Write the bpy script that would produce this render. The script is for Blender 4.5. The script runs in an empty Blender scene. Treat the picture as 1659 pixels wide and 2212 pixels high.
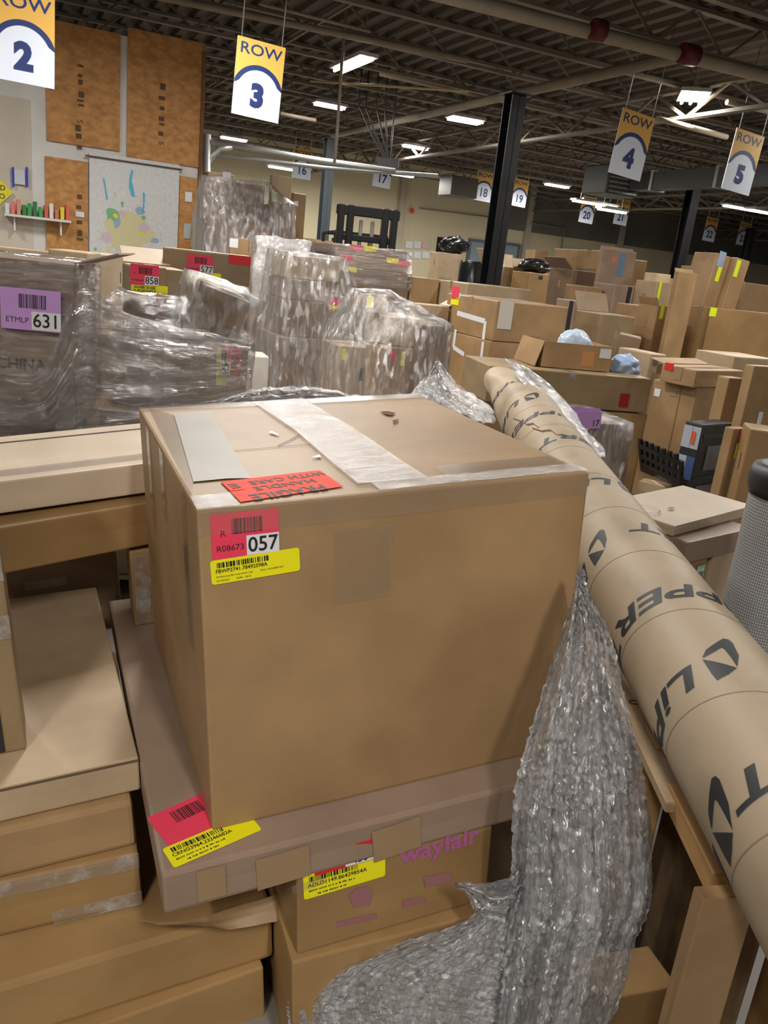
import bpy, bmesh, math, random
from mathutils import Vector, Matrix, noise
V = Vector
random.seed(7)
# ------------------------------------------------------------------ camera
W, H, F = 1659.0, 2212.0, 1750.0
CAM = V((0, 0, 1.62))
_p, _r = math.radians(17.0), math.radians(6.3)
FWD = V((0, math.cos(_p), -math.sin(_p)))
_up0 = V((0, math.sin(_p), math.cos(_p))); _rt0 = V((1, 0, 0))
RT = _rt0 * math.cos(_r) + _up0 * math.sin(_r)
UP = -_rt0 * math.sin(_r) + _up0 * math.cos(_r)
scene = bpy.context.scene
cd = bpy.data.cameras.new('camera'); cam = bpy.data.objects.new('camera', cd)
scene.collection.objects.link(cam); scene.camera = cam
cd.sensor_fit = 'VERTICAL'; cd.sensor_height = 36.0; cd.lens = F * 36.0 / H
cd.clip_start = 0.02; cd.clip_end = 300
M = Matrix((RT, UP, -FWD)).transposed().to_4x4(); M.translation = CAM
cam.matrix_world = M
# ------------------------------------------------------------------ world, exposure
wd = bpy.data.worlds.new('world'); scene.world = wd; wd.use_nodes = True
wd.node_tree.nodes['Background'].inputs[0].default_value = (1.0, 0.93, 0.82, 1)
wd.node_tree.nodes['Background'].inputs[1].default_value = 0.12
vs = scene.view_settings
vs.view_transform = 'Standard'; vs.look = 'None'; vs.gamma = 1.0; vs.exposure = 0.0; vs.use_curve_mapping = False
LAMP_W = 150.0          # watts of each ceiling fixture

# ------------------------------------------------------------------ pixel helpers (photo frame 1659 x 2212)
def ray(u, v): return FWD + RT * ((u - W / 2) / F) + UP * ((H / 2 - v) / F)
def atY(u, v, Y):
    d = ray(u, v); return CAM + d * (Y / d.y)
def atZ(u, v, z):
    d = ray(u, v); return CAM + d * ((z - CAM.z) / d.z)
def hit(u, v, P, n):
    d = ray(u, v); return CAM + d * ((P - CAM).dot(n) / d.dot(n))
YAW = math.radians(26.5)
BA = V((math.cos(YAW), math.sin(YAW), 0)); BB = V((-math.sin(YAW), math.cos(YAW), 0)); Z = V((0, 0, 1))
def bw(a, b, z=0): return BA * a + BB * b + Z * z
def atB(u, v, b): return hit(u, v, BB * b, BB)

# ------------------------------------------------------------------ scene helpers
COL = scene.collection
def link(name, me, parent=None, mat=None):
    o = bpy.data.objects.new(name, me); COL.objects.link(o)
    if mat is not None and me is not None: me.materials.append(mat)
    if parent is not None: o.parent = parent
    return o
def tag(o, label=None, cat=None, group=None, kind=None):
    if label: o['label'] = label
    if cat: o['category'] = cat
    if group: o['group'] = group
    if kind: o['kind'] = kind
    return o
def mesh(name, vs_, fs, parent=None, mat=None, smooth=False):
    me = bpy.data.meshes.new(name); me.from_pydata([tuple(v) for v in vs_], [], fs); me.update()
    if smooth:
        for p in me.polygons: p.use_smooth = True
    return link(name, me, parent, mat)
def frombm(name, bm, parent=None, mat=None, smooth=False):
    me = bpy.data.meshes.new(name); bm.to_mesh(me); bm.free()
    if smooth:
        for p in me.polygons: p.use_smooth = True
    return link(name, me, parent, mat)
def empty(name, loc=(0, 0, 0)):
    o = bpy.data.objects.new(name, None); COL.objects.link(o); o.location = loc; o.empty_display_size = .1
    return o
def bbox(bm, c, s, rot=None):
    """add a box (centre, full size) to a bmesh"""
    m = Matrix.Translation(V(c)) @ ((rot or Matrix.Identity(3)).to_4x4()) @ Matrix.Diagonal((s[0], s[1], s[2], 1))
    return bmesh.ops.create_cube(bm, size=1, matrix=m)['verts']
def bbar(bm, a, b, w, h=None):
    """square bar between two points"""
    a, b = V(a), V(b); d = (b - a); L = d.length; d.normalize()
    up = Z if abs(d.z) < .95 else V((1, 0, 0))
    x = d.cross(up).normalized(); y = x.cross(d)
    R = Matrix((x, d, y)).transposed()
    return bbox(bm, (a + b) / 2, (w, L, h or w), R)
def btube(bm, pts, r, n=8, caps=True):
    pts = [V(p) for p in pts]; rings = []
    for i, p in enumerate(pts):
        d = ((pts[min(i + 1, len(pts) - 1)] - pts[max(i - 1, 0)])).normalized()
        up = Z if abs(d.z) < .95 else V((1, 0, 0))
        x = d.cross(up).normalized(); y = x.cross(d)
        rr = r[i] if isinstance(r, (list, tuple)) else r
        rings.append([bm.verts.new(p + (x * math.cos(t) + y * math.sin(t)) * rr) for t in [2 * math.pi * k / n for k in range(n)]])
    for i in range(len(rings) - 1):
        for k in range(n):
            f = bm.faces.new((rings[i][k], rings[i][(k + 1) % n], rings[i + 1][(k + 1) % n], rings[i + 1][k])); f.smooth = True
    if caps:
        bm.faces.new(rings[0][::-1]); bm.faces.new(rings[-1])

# ------------------------------------------------------------------ materials
MATS = {}
class NT:
    def __init__(s, name):
        s.m = bpy.data.materials.new(name); s.m.use_nodes = True; s.t = s.m.node_tree
        s.t.nodes.clear(); s.out = s.n('ShaderNodeOutputMaterial')
    def n(s, typ, **kw):
        nd = s.t.nodes.new(typ)
        for k, v in kw.items():
            if k.startswith('i_'):
                nd.inputs[k[2:].replace('_', ' ')].default_value = v
            elif k[0] == 'i' and k[1:].isdigit():
                nd.inputs[int(k[1:])].default_value = v
            else: setattr(nd, k, v)
        return nd
    def l(s, a, b): s.t.links.new(a, b)
def c4(c): return (c[0], c[1], c[2], 1)
def srgb(r, g, b):
    f = lambda x: ((x / 255) / 12.92) if x / 255 <= .04045 else (((x / 255 + .055) / 1.055) ** 2.4)
    return (f(r), f(g), f(b))
def plain(name, col, rough=.6, metal=0, emit=None, es=0, spec=.5):
    if name in MATS: return MATS[name]
    t = NT(name); b = t.n('ShaderNodeBsdfPrincipled')
    b.inputs['Base Color'].default_value = c4(col); b.inputs['Roughness'].default_value = rough
    b.inputs['Metallic'].default_value = metal; b.inputs['Specular IOR Level'].default_value = spec
    if emit: b.inputs['Emission Color'].default_value = c4(emit); b.inputs['Emission Strength'].default_value = es
    t.l(b.outputs[0], t.out.inputs[0]); MATS[name] = t.m; return t.m
def noisy(name, c1, c2, scale=6, rough=.75, bump=.15, stretch=(1, 1, 1), detail=6, lo=.35, hi=.65, spec=.3, rand=0.0, fine=None, metal=0):
    """two-tone procedural surface in object space; rand = brightness difference between objects"""
    if name in MATS: return MATS[name]
    t = NT(name); tc = t.n('ShaderNodeTexCoord'); mp = t.n('ShaderNodeMapping'); mp.inputs['Scale'].default_value = stretch
    t.l(tc.outputs['Object'], mp.inputs[0])
    nz = t.n('ShaderNodeTexNoise'); nz.inputs['Scale'].default_value = scale; nz.inputs['Detail'].default_value = detail
    oi = t.n('ShaderNodeObjectInfo')
    nz.noise_dimensions = '4D'
    mw = t.n('ShaderNodeMath', operation='MULTIPLY'); mw.inputs[1].default_value = 37.0
    t.l(oi.outputs['Random'], mw.inputs[0]); t.l(mw.outputs[0], nz.inputs['W'])
    t.l(mp.outputs[0], nz.inputs['Vector'])
    r = t.n('ShaderNodeValToRGB'); r.color_ramp.elements[0].position = lo; r.color_ramp.elements[1].position = hi
    r.color_ramp.elements[0].color = c4(c1); r.color_ramp.elements[1].color = c4(c2)
    t.l(nz.outputs['Fac'], r.inputs[0]); col = r.outputs[0]
    if rand:
        hs = t.n('ShaderNodeHueSaturation'); mr = t.n('ShaderNodeMapRange')
        mr.inputs['To Min'].default_value = 1 - rand; mr.inputs['To Max'].default_value = 1 + rand
        t.l(oi.outputs['Random'], mr.inputs['Value']); t.l(mr.outputs[0], hs.inputs['Value'])
        t.l(col, hs.inputs['Color']); col = hs.outputs[0]
    b = t.n('ShaderNodeBsdfPrincipled'); b.inputs['Roughness'].default_value = rough; b.inputs['Specular IOR Level'].default_value = spec
    b.inputs['Metallic'].default_value = metal
    t.l(col, b.inputs['Base Color'])
    if bump:
        n2 = t.n('ShaderNodeTexNoise'); n2.inputs['Scale'].default_value = fine or scale * 7; n2.inputs['Detail'].default_value = 4
        t.l(mp.outputs[0], n2.inputs['Vector'])
        bp = t.n('ShaderNodeBump'); bp.inputs['Strength'].default_value = bump; bp.inputs['Distance'].default_value = .004
        t.l(n2.outputs['Fac'], bp.inputs['Height']); t.l(bp.outputs[0], b.inputs['Normal'])
    t.l(b.outputs[0], t.out.inputs[0]); MATS[name] = t.m; return t.m
def card(kind='kraft'):
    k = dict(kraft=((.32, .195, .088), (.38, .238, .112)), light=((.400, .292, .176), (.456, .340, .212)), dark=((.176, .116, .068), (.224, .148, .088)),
             golden=((.288, .168, .064), (.336, .204, .080)), pale=((.480, .384, .272), (.536, .432, .312)), rose=((.272, .188, .132), (.320, .224, .160)),
             olive=((.240, .168, .084), (.288, .200, .104)), white=((.528, .496, .440), (.576, .544, .488)), black=((.016, .018, .021), (.028, .030, .034)))[kind]
    return noisy('cardboard_' + kind, tuple(c * .90 for c in k[0]), tuple(c * 1.04 for c in k[1]), scale=4, rough=.5, bump=.10, rand=.10, fine=90, spec=.6)
def film(name, veil=.25, rough=.14, stretch=(60, 60, 6), coords='Object', bump=.9, dist=.01, tint=(.80, .82, .86), lo=.47, hi=.68, streak=.5, gloss=.10, facets=None, spread=1.1):
    """clear stretch film: mostly clear, with milky streaks and a glossy creased skin"""
    if name in MATS: return MATS[name]
    t = NT(name); tc = t.n('ShaderNodeTexCoord'); mp = t.n('ShaderNodeMapping'); mp.inputs['Scale'].default_value = stretch
    t.l(tc.outputs[coords], mp.inputs[0])
    nz = t.n('ShaderNodeTexNoise'); nz.inputs['Scale'].default_value = 1; nz.inputs['Detail'].default_value = 7; nz.inputs['Roughness'].default_value = .65
    t.l(mp.outputs[0], nz.inputs['Vector'])
    n2 = t.n('ShaderNodeTexNoise'); n2.inputs['Scale'].default_value = .28; n2.inputs['Detail'].default_value = 3
    t.l(mp.outputs[0], n2.inputs['Vector'])
    mr = t.n('ShaderNodeMapRange'); mr.inputs['From Min'].default_value = lo; mr.inputs['From Max'].default_value = hi
    mr.inputs['To Min'].default_value = veil; mr.inputs['To Max'].default_value = min(1, veil + streak)
    ad = t.n('ShaderNodeMath', operation='ADD'); ml = t.n('ShaderNodeMath', operation='MULTIPLY'); ml.inputs[1].default_value = .5
    t.l(nz.outputs['Fac'], ad.inputs[0]); t.l(n2.outputs['Fac'], ad.inputs[1]); t.l(ad.outputs[0], ml.inputs[0]); t.l(ml.outputs[0], mr.inputs['Value'])
    bp = t.n('ShaderNodeBump'); bp.inputs['Strength'].default_value = bump; bp.inputs['Distance'].default_value = dist
    t.l(nz.outputs['Fac'], bp.inputs['Height'])
    tr = t.n('ShaderNodeBsdfTransparent'); tr.inputs[0].default_value = (.97, .97, .97, 1)
    b = t.n('ShaderNodeBsdfPrincipled'); b.inputs['Base Color'].default_value = c4(tint); b.inputs['Roughness'].default_value = rough
    b.inputs['Specular IOR Level'].default_value = 1.0; b.inputs['Coat Weight'].default_value = .6; b.inputs['Coat Roughness'].default_value = rough
    t.l(bp.outputs[0], b.inputs['Normal']); t.l(bp.outputs[0], b.inputs['Coat Normal'])
    mx = t.n('ShaderNodeMixShader'); t.l(mr.outputs[0], mx.inputs[0]); t.l(tr.outputs[0], mx.inputs[1]); t.l(b.outputs[0], mx.inputs[2])
    gl = t.n('ShaderNodeBsdfGlossy'); gl.inputs['Roughness'].default_value = rough; t.l(bp.outputs[0], gl.inputs['Normal'])
    if facets:                                   # tiny crumple facets that catch the lamps
        m3 = t.n('ShaderNodeMapping'); m3.inputs['Scale'].default_value = facets; t.l(tc.outputs[coords], m3.inputs[0])
        vo_ = t.n('ShaderNodeTexVoronoi'); vo_.inputs['Scale'].default_value = 1.0; t.l(m3.outputs[0], vo_.inputs['Vector'])
        sb = t.n('ShaderNodeVectorMath', operation='SUBTRACT'); sb.inputs[1].default_value = (.5, .5, .5); t.l(vo_.outputs['Color'], sb.inputs[0])
        sc_ = t.n('ShaderNodeVectorMath', operation='SCALE'); sc_.inputs['Scale'].default_value = spread; t.l(sb.outputs[0], sc_.inputs[0])
        av = t.n('ShaderNodeVectorMath', operation='ADD'); t.l(sc_.outputs[0], av.inputs[0]); t.l(bp.outputs[0], av.inputs[1])
        nm = t.n('ShaderNodeVectorMath', operation='NORMALIZE'); t.l(av.outputs[0], nm.inputs[0]); t.l(nm.outputs[0], gl.inputs['Normal'])
    lw = t.n('ShaderNodeLayerWeight'); t.l(bp.outputs[0], lw.inputs['Normal'])
    pw = t.n('ShaderNodeMath', operation='POWER'); pw.inputs[1].default_value = 3.0; t.l(lw.outputs['Facing'], pw.inputs[0])
    gf = t.n('ShaderNodeMapRange'); gf.inputs['To Min'].default_value = gloss; gf.inputs['To Max'].default_value = .75; t.l(pw.outputs[0], gf.inputs['Value'])
    m2 = t.n('ShaderNodeMixShader'); t.l(gf.outputs[0], m2.inputs[0]); t.l(mx.outputs[0], m2.inputs[1]); t.l(gl.outputs[0], m2.inputs[2])
    t.l(m2.outputs[0], t.out.inputs[0]); MATS[name] = t.m; return t.m
TAPE = film('clear_tape', veil=.06, rough=.2, stretch=(30, 30, 30), streak=.10, bump=.15, dist=.002, tint=(.62, .52, .40), gloss=.08)
TAPEG = film('wrinkled_tape', veil=.10, rough=.15, stretch=(40, 70, 40), streak=.6, bump=.7, dist=.006, tint=(.80, .79, .77), gloss=.12)
TAPEB = noisy('brown_tape', (.30, .20, .11), (.34, .225, .125), 8, rough=.35, bump=.05, spec=.5)
FILM = film('stretch_film', veil=.03, stretch=(6, 6, 60), streak=.26, gloss=.14, rough=.18, dist=.012, facets=(25, 25, 90), spread=1.0)
FILMV = film('stretch_film_vertical', veil=.08, stretch=(45, 45, 7), streak=.45, gloss=.16, rough=.18, dist=.012, facets=(30, 30, 12), spread=1.0)
FILMW = film('milky_film', veil=.40, stretch=(14, 14, 22), streak=.4, rough=.15, bump=.6, tint=(.9, .9, .92), facets=(40, 40, 40), spread=.7)
FILMD = film('drape_film', veil=.44, coords='UV', stretch=(36, 8, 1), streak=.55, bump=1.0, dist=.03, rough=.2, tint=(.97, .98, 1.0), gloss=.30, facets=(44, 60, 1), spread=1.3)
FILMH = film('taut_film', veil=.05, coords='UV', stretch=(60, 7, 1), streak=.30, bump=1.0, dist=.03, rough=.2, tint=(.92, .93, .96), gloss=.24, facets=(130, 30, 1), spread=1.1)
INK = plain('black_ink', (.012, .013, .016), .6)
INKT = plain('tube_ink', (.018, .022, .026), .6)
NAVY = plain('navy_print', srgb(27, 48, 110), .5)
GOLD = plain('gold_print', srgb(232, 182, 84), .5)
SIGNW = plain('pale_sign_board', srgb(226, 236, 250), .5)
WHITE = plain('white_paper', (.75, .76, .78), .5)
PINK = plain('pink_paper', srgb(235, 62, 92), .5)
PURPLE = plain('purple_paper', srgb(196, 150, 214), .5)
YEL = plain('yellow_paper', srgb(240, 232, 10), .5)
ORANGE = plain('orange_paper', srgb(250, 62, 28), .6, spec=.2)
RED = plain('red_paper', srgb(214, 36, 40), .5)
STEELD = plain('black_steel', (.012, .013, .015), .45, .2)
GALV = plain('galvanised_steel', (.42, .43, .42), .45, .6)
PIPE = noisy('cream_painted_pipe', (.30, .26, .20), (.36, .31, .24), 3, rough=.6, bump=0)
DKRED = plain('dark_red_paint', srgb(90, 22, 24), .5)

# ------------------------------------------------------------------ text and stickers
def text_mesh(s, size, bold=0, align='CENTER', shear=0, spacing=1.0):
    cu = bpy.data.curves.new('print', 'FONT'); cu.body = s; cu.size = size; cu.align_x = align; cu.align_y = 'CENTER'
    cu.offset = bold * size; cu.shear = shear; cu.space_character = spacing; cu.resolution_u = 3
    o = bpy.data.objects.new('tmp', cu); COL.objects.link(o)
    dg = bpy.context.evaluated_depsgraph_get(); me = bpy.data.meshes.new_from_object(o.evaluated_get(dg))
    bpy.data.objects.remove(o); bpy.data.curves.remove(cu); return me
def text(name, s, size, parent, xy, mat=INK, bold=0, align='CENTER', z=.0004, rot=0, shear=0, spacing=1.0, sx=1.0):
    me = text_mesh(s, size, bold, align, shear, spacing); me.materials.clear()
    o = link(name, me, parent, mat); o.location = (xy[0], xy[1], z); o.rotation_euler = (0, 0, rot); o.scale = (sx, 1, 1)
    return o
def rect(name, w, h, parent, mat, xy=(0, 0), z=0.0, r=0, thick=0.0):
    bm = bmesh.new(); pts = []
    if r:
        for cx, cy, a0 in ((w / 2 - r, h / 2 - r, 0), (-w / 2 + r, h / 2 - r, 90), (-w / 2 + r, -h / 2 + r, 180), (w / 2 - r, -h / 2 + r, 270)):
            for k in range(4):
                a = math.radians(a0 + 30 * k); pts.append((cx + r * math.cos(a), cy + r * math.sin(a)))
    else: pts = [(-w / 2, -h / 2), (w / 2, -h / 2), (w / 2, h / 2), (-w / 2, h / 2)]
    f = bm.faces.new([bm.verts.new((x, y, thick / 2)) for x, y in pts])
    if thick:
        g = bmesh.ops.extrude_face_region(bm, geom=[f]); bmesh.ops.translate(bm, vec=(0, 0, -thick), verts=[v for v in g['geom'] if isinstance(v, bmesh.types.BMVert)])
        bmesh.ops.recalc_face_normals(bm, faces=bm.faces)
    o = frombm(name, bm, parent, mat); o.location = (xy[0], xy[1], z); return o
def barcode(parent, w, h, xy, z=.0004, seed=1, mat=INK, name='barcode'):
    rnd = random.Random(seed); bm = bmesh.new(); x = -w / 2
    while x < w / 2:
        b = rnd.choice((1, 1, 2, 3)) * w / 70
        vs_ = [bm.verts.new(p) for p in ((x, -h / 2, 0), (min(x + b, w / 2), -h / 2, 0), (min(x + b, w / 2), h / 2, 0), (x, h / 2, 0))]
        bm.faces.new(vs_); x += b + rnd.choice((1, 1, 2)) * w / 70
    o = frombm(name, bm, parent, mat); o.location = (xy[0], xy[1], z); o['kind'] = 'stuff'; return o

def smear(parent, w, h, xy, z=.0007, seed=1, mat=None, name='blurred_print'):
    """a line of print too small to read: uneven short strokes, no letters"""
    rnd = random.Random(seed); bm = bmesh.new(); x = -w / 2
    while x < w / 2:
        b = min(rnd.uniform(.25, .8) * h, w / 2 - x); y0, y1 = -h * rnd.uniform(.25, .5), h * rnd.uniform(.2, .5)
        bm.faces.new([bm.verts.new(p) for p in ((x, y0, 0), (x + b, y0, 0), (x + b, y1, 0), (x, y1, 0))]); x += b + rnd.choice((.25, .25, .8)) * h
    o = frombm(name, bm, parent, mat or INK); o.location = (xy[0], xy[1], z); o['kind'] = 'stuff'; return o
# ------------------------------------------------------------------ cartons
class Box:
    """carton frame: O = near (front-left) top corner, ex along the front to the right, ey away, ez up"""
    def __init__(s, O, ex, ey, ez, w, d, h): s.O, s.ex, s.ey, s.ez, s.w, s.d, s.h = O, ex, ey, ez, w, d, h; s.obj = None
    def pt(s, x, y, z): return s.O + s.ex * x + s.ey * y + s.ez * z      # z <= 0 below the top
    def corners(s): return [s.pt(x, y, z) for x in (0, s.w) for y in (0, s.d) for z in (0, -s.h)]
    def mat(s):
        R = Matrix((s.ex, s.ey, s.ez)).transposed().to_4x4(); R.translation = s.pt(s.w / 2, s.d / 2, -s.h); return R
    def face(s, f):
        if f == 'front': return s.O, s.ex, s.ez, -s.ey
        if f == 'left': return s.O, -s.ey, s.ez, -s.ex
        if f == 'right': return s.O + s.ex * s.w, s.ey, s.ez, s.ex
        if f == 'top': return s.O, s.ex, s.ey, s.ez
ALLBOX = []
def frame_from(yaw, tilt=(0, 0), base=None):
    R = Matrix.Rotation(math.radians(yaw), 3, 'Z')
    if tilt != (0, 0): R = R @ Matrix.Rotation(math.radians(tilt[0]), 3, 'Y') @ Matrix.Rotation(math.radians(tilt[1]), 3, 'X')
    if base is not None: R = base @ R
    return R.col[0].copy(), R.col[1].copy(), R.col[2].copy()
def solve(N, Y, yaw, R, L, B, tilt=(0, 0), O=None, base=None):
    ex, ey, ez = frame_from(yaw, tilt, base)
    O = O if O is not None else atY(N[0], N[1], Y)
    w = R if isinstance(R, (int, float)) else (hit(R[0], R[1], O, ey) - O).dot(ex)
    d = L if isinstance(L, (int, float)) else (hit(L[0], L[1], O, ex) - O).dot(ey)
    if isinstance(B, tuple): h = -(hit(B[0], B[1], O, ey) - O).dot(ez)
    elif B < 0: h = -B
    else: h = O.z - B
    return Box(O, ex, ey, ez, w, d, h)
def carton_mesh(w, d, h, bev=.004, sub=0, bulge=0.0, seed=0):
    bm = bmesh.new(); bbox(bm, (0, 0, h / 2), (w, d, h))
    b = min(bev, w * .1, d * .1, h * .1)
    if sub:
        for ax, L in ((0, w), (1, d), (2, h)):
            n = max(2, min(14, int(L / sub)))
            for k in range(1, n):
                co = [0, 0, h / 2]; co[ax] = (-L / 2 + L * k / n) if ax < 2 else L * k / n
                no = [0, 0, 0]; no[ax] = 1
                bmesh.ops.bisect_plane(bm, geom=bm.verts[:] + bm.edges[:] + bm.faces[:], plane_co=co, plane_no=no)
        for v in bm.verts:
            p = v.co; q = V((p.x * 3.1 + seed * 3.7, p.y * 3.1 - seed, p.z * 3.1))
            fx, fy, fz = 1 - (2 * p.x / w) ** 2, 1 - (2 * p.y / d) ** 2, 1 - (2 * (p.z - h / 2) / h) ** 2
            nn = noise.noise_vector(q)
            off = V((0, 0, 0))
            for ax, e1, e2, half in ((0, fy, fz, w / 2), (1, fx, fz, d / 2), (2, fx, fy, h / 2)):
                c = p[ax] - (h / 2 if ax == 2 else 0)
                if abs(abs(c) - half) < 1e-5: off[ax] -= math.copysign(1, c) * min(bulge, .004) * (max(0, e1) * max(0, e2)) * (.5 + nn[ax])
            v.co = p + off
        ed = [e for e in bm.edges if e.calc_face_angle(0) > 1.0]
    else: ed = bm.edges[:]
    if b > .0008: bmesh.ops.bevel(bm, geom=ed, offset=b, segments=1 if not sub else 2, profile=.6, affect='EDGES', clamp_overlap=True)
    bm.normal_update()
    return bm
def carton(box, name, label, mat='kraft', cat='box', group=None, sub=0, bulge=0.0, bev=.005, seam=True, tape=None, tapes=None):
    bm = carton_mesh(box.w, box.d, box.h, bev, sub, bulge, seed=len(ALLBOX))
    o = frombm(name, bm, None, card(mat) if isinstance(mat, str) else mat); o.matrix_world = box.mat()
    tag(o, label, cat, group); box.obj = o; ALLBOX.append(box)
    if tape: top_tape(box, **(tape if isinstance(tape, dict) else {}))
    return o
def local(box, P): return box.mat().inverted() @ P
def face_px(box, f, px):
    O, x, y, n = box.face(f); P = hit(px[0], px[1], O, n); return P
def on_face(box, f, name, P, w, h, mat, rot=0, r=0, off=.0012, thick=.0004):
    """flat sticker on a carton face, centred at world point P"""
    O, x, y, n = box.face(f)
    o = rect(name, w, h, box.obj, mat, r=r, thick=thick)
    R = Matrix((x, y, n)).transposed() @ Matrix.Rotation(math.radians(rot), 3, 'Z')
    Mw = R.to_4x4(); Mw.translation = P + n * off
    o.matrix_parent_inverse = Matrix.Identity(4); o.matrix_local = box.mat().inverted() @ Mw
    return o
def fdim(box, f, pa, pb):
    """size on the face spanned by two pixels"""
    O, x, y, n = box.face(f); d = face_px(box, f, pb) - face_px(box, f, pa); return abs(d.dot(x)), abs(d.dot(y))
def top_tape(box, pos=.5, width=.055, drop=.08, axis='x', mat=None, off=.0016, name='packing_tape', a=0.0, b=1.0):
    w, d, h = box.w, box.d, box.h; drop = min(drop, h * .8); mat = mat or TAPEB
    L = w if axis == 'x' else d; C = (d if axis == 'x' else w)
    c = (pos - .5) * C; hw = min(width, C * .5) / 2
    prof = [(-L / 2 - off, h - drop), (-L / 2 - off, h + off), (L / 2 + off, h + off), (L / 2 + off, h - drop)]
    if a > 0: prof = [(-L / 2 + a * L, h + off)] + prof[2:]
    if b < 1: prof = prof[:-2] + [(-L / 2 + b * L, h + off)]
    vs_, fs = [], []
    for i, (s, z) in enumerate(prof):
        for q in (c - hw, c + hw): vs_.append((s, q, z) if axis == 'x' else (q, s, z))
        if i: fs.append((2 * i - 2, 2 * i - 1, 2 * i + 1, 2 * i))
    return mesh(name, vs_, fs, box.obj, mat)
def strip(box, f, pts, width, name, mat, off=.0018, rnd=0.0, seed=1):
    """tape strip along a path of world points lying on a face"""
    O, x, y, n = box.face(f); inv = box.mat().inverted(); vs_, fs = [], []; rr = random.Random(seed)
    for i, p in enumerate(pts):
        d = (pts[min(i + 1, len(pts) - 1)] - pts[max(0, i - 1)]).normalized(); s = n.cross(d).normalized()
        for q in (-1, 1): vs_.append(inv @ (p + s * q * width / 2 + n * (off + rr.random() * rnd)))
        if i: fs.append((2 * i - 1, 2 * i - 2, 2 * i, 2 * i + 1))
    return mesh(name, vs_, fs, box.obj, mat)
def poly_px(box, f, pix, name, mat, off=.0016, parent=None):
    """flat patch whose corners are pixels on a carton face"""
    O, x, y, n = box.face(f); inv = box.mat().inverted()
    return mesh(name, [inv @ (face_px(box, f, p) + n * off) for p in pix], [tuple(range(len(pix)))], parent or box.obj, mat)
def pink_label(box, f, P, num, w=.138, h=.092, rot=0, col=None, detail=True, code='R08673', off=.0012):
    s = on_face(box, f, 'inventory_label', P, w, h, col or PINK, rot, r=.004 if detail else 0, off=off)
    if detail: barcode(s, w * .46, h * .34, (w * .03, h * .2), seed=len(ALLBOX), z=.0007)
    if num is not None:
        rect('number_patch', w * .49, h * .44, s, WHITE, (w * .255, -h * .255), z=.0004)
        text('number_print', num, h * .47, s, (w * .255, -h * .265), bold=.012, z=.0009, sx=.92)
    if detail and code:
        if code == '?': smear(s, w * .07, h * .1, (-w * .33, h * .06), z=.0006, seed=3); smear(s, w * .38, h * .1, (-w * .24, -h * .27), z=.0006, seed=len(ALLBOX))
        else:
            if code[0] == 'R': text('letter_print', 'R', h * .19, s, (-w * .33, h * .06), z=.0006)
            text('code_print', code, h * .19, s, (-w * .23, -h * .27), z=.0006)
    return s
def yellow_label(box, f, P, code='', w=.178, h=.062, rot=0, detail=True, lines=('', ''), off=.0013):
    s = on_face(box, f, 'shipping_label', P, w, h, YEL, rot, r=.005 if detail else 0, off=off)
    barcode(s, w * .58, h * .22, (-w * .14, h * .27), seed=len(ALLBOX) + 5, z=.0007)
    if code: text('code_print', code, h * .22, s, (-w * .45, h * .02), bold=.015, align='LEFT', z=.0007, sx=.97)
    if not code: smear(s, w * .6, h * .16, (-w * .14, h * .02), seed=len(ALLBOX) + 9)
    for i, ln in enumerate(lines):
        if not ln: smear(s, w * (.55 - .2 * i), h * .08, (-w * .16, -h * (.2 + .17 * i)), seed=i + 20)
        if ln: text('small_print', ln, h * .1, s, (-w * .45, -h * (.2 + .17 * i)), align='LEFT', z=.0007)
    return s

# ================================================================== ROOM
ZC = 5.15                                   # deck height
FLOORM = noisy('concrete_floor', (.20, .18, .155), (.27, .245, .21), 1.2, rough=.45, bump=.05)
o = mesh('floor', [bw(-26, -12), bw(52, -12), bw(52, 30), bw(-26, 30)], [(0, 1, 2, 3)], None, FLOORM); tag(o, kind='structure')
# corrugated roof deck, ribs along BB
DECK = noisy('painted_steel_deck', (.085, .068, .052), (.12, .098, .075), .6, rough=.7, bump=0)
bm = bmesh.new(); a = -26.0; prof = []
while a < 52:
    prof += [(a, 0), (a + .12, 0), (a + .16, .07), (a + .28, .07)]; a += .32
r0 = [bm.verts.new(bw(x, -12, ZC + z)) for x, z in prof]; r1 = [bm.verts.new(bw(x, 29.2, ZC + z)) for x, z in prof]
for i in range(len(prof) - 1): bm.faces.new((r0[i], r1[i], r1[i + 1], r0[i + 1]))
CEIL = frombm('ceiling', bm, None, DECK); tag(CEIL, kind='structure')
JOI = noisy('painted_joist_steel', (.17, .145, .115), (.22, .19, .15), 1, rough=.6, bump=0)
def joist(b, a0=-26, a1=52):
    bm = bmesh.new(); zt, zb = ZC - .04, ZC - .50
    bbar(bm, bw(a0, b, zt), bw(a1, b, zt), .11, .05); bbar(bm, bw(a0, b, zb), bw(a1, b, zb), .10, .045)
    x = a0; k = 0
    while x < a1 - .6:
        p, q = (zb, zt) if k % 2 == 0 else (zt, zb)
        bbar(bm, bw(x, b, p), bw(x + .6, b, q), .028); x += .6; k += 1
    return frombm('joist', bm, CEIL, JOI)
b = -11.0
while b < 29: joist(b); b += 1.55
def girder(a):
    bm = bmesh.new(); zt, zb = ZC - .55, ZC - .95
    for z in (zt, zb): bbar(bm, bw(a, -12, z), bw(a, 29, z), .13, .05)
    x = -12.0; k = 0
    while x < 28.5:
        p, q = (zb, zt) if k % 2 == 0 else (zt, zb)
        bbar(bm, bw(a, x, p), bw(a, x + .75, q), .04); x += .75; k += 1
    return frombm('girder', bm, CEIL, JOI)
for a in (-9.5, -0.5, 9.6, 19.5, 29.5, 39): girder(a)
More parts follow.
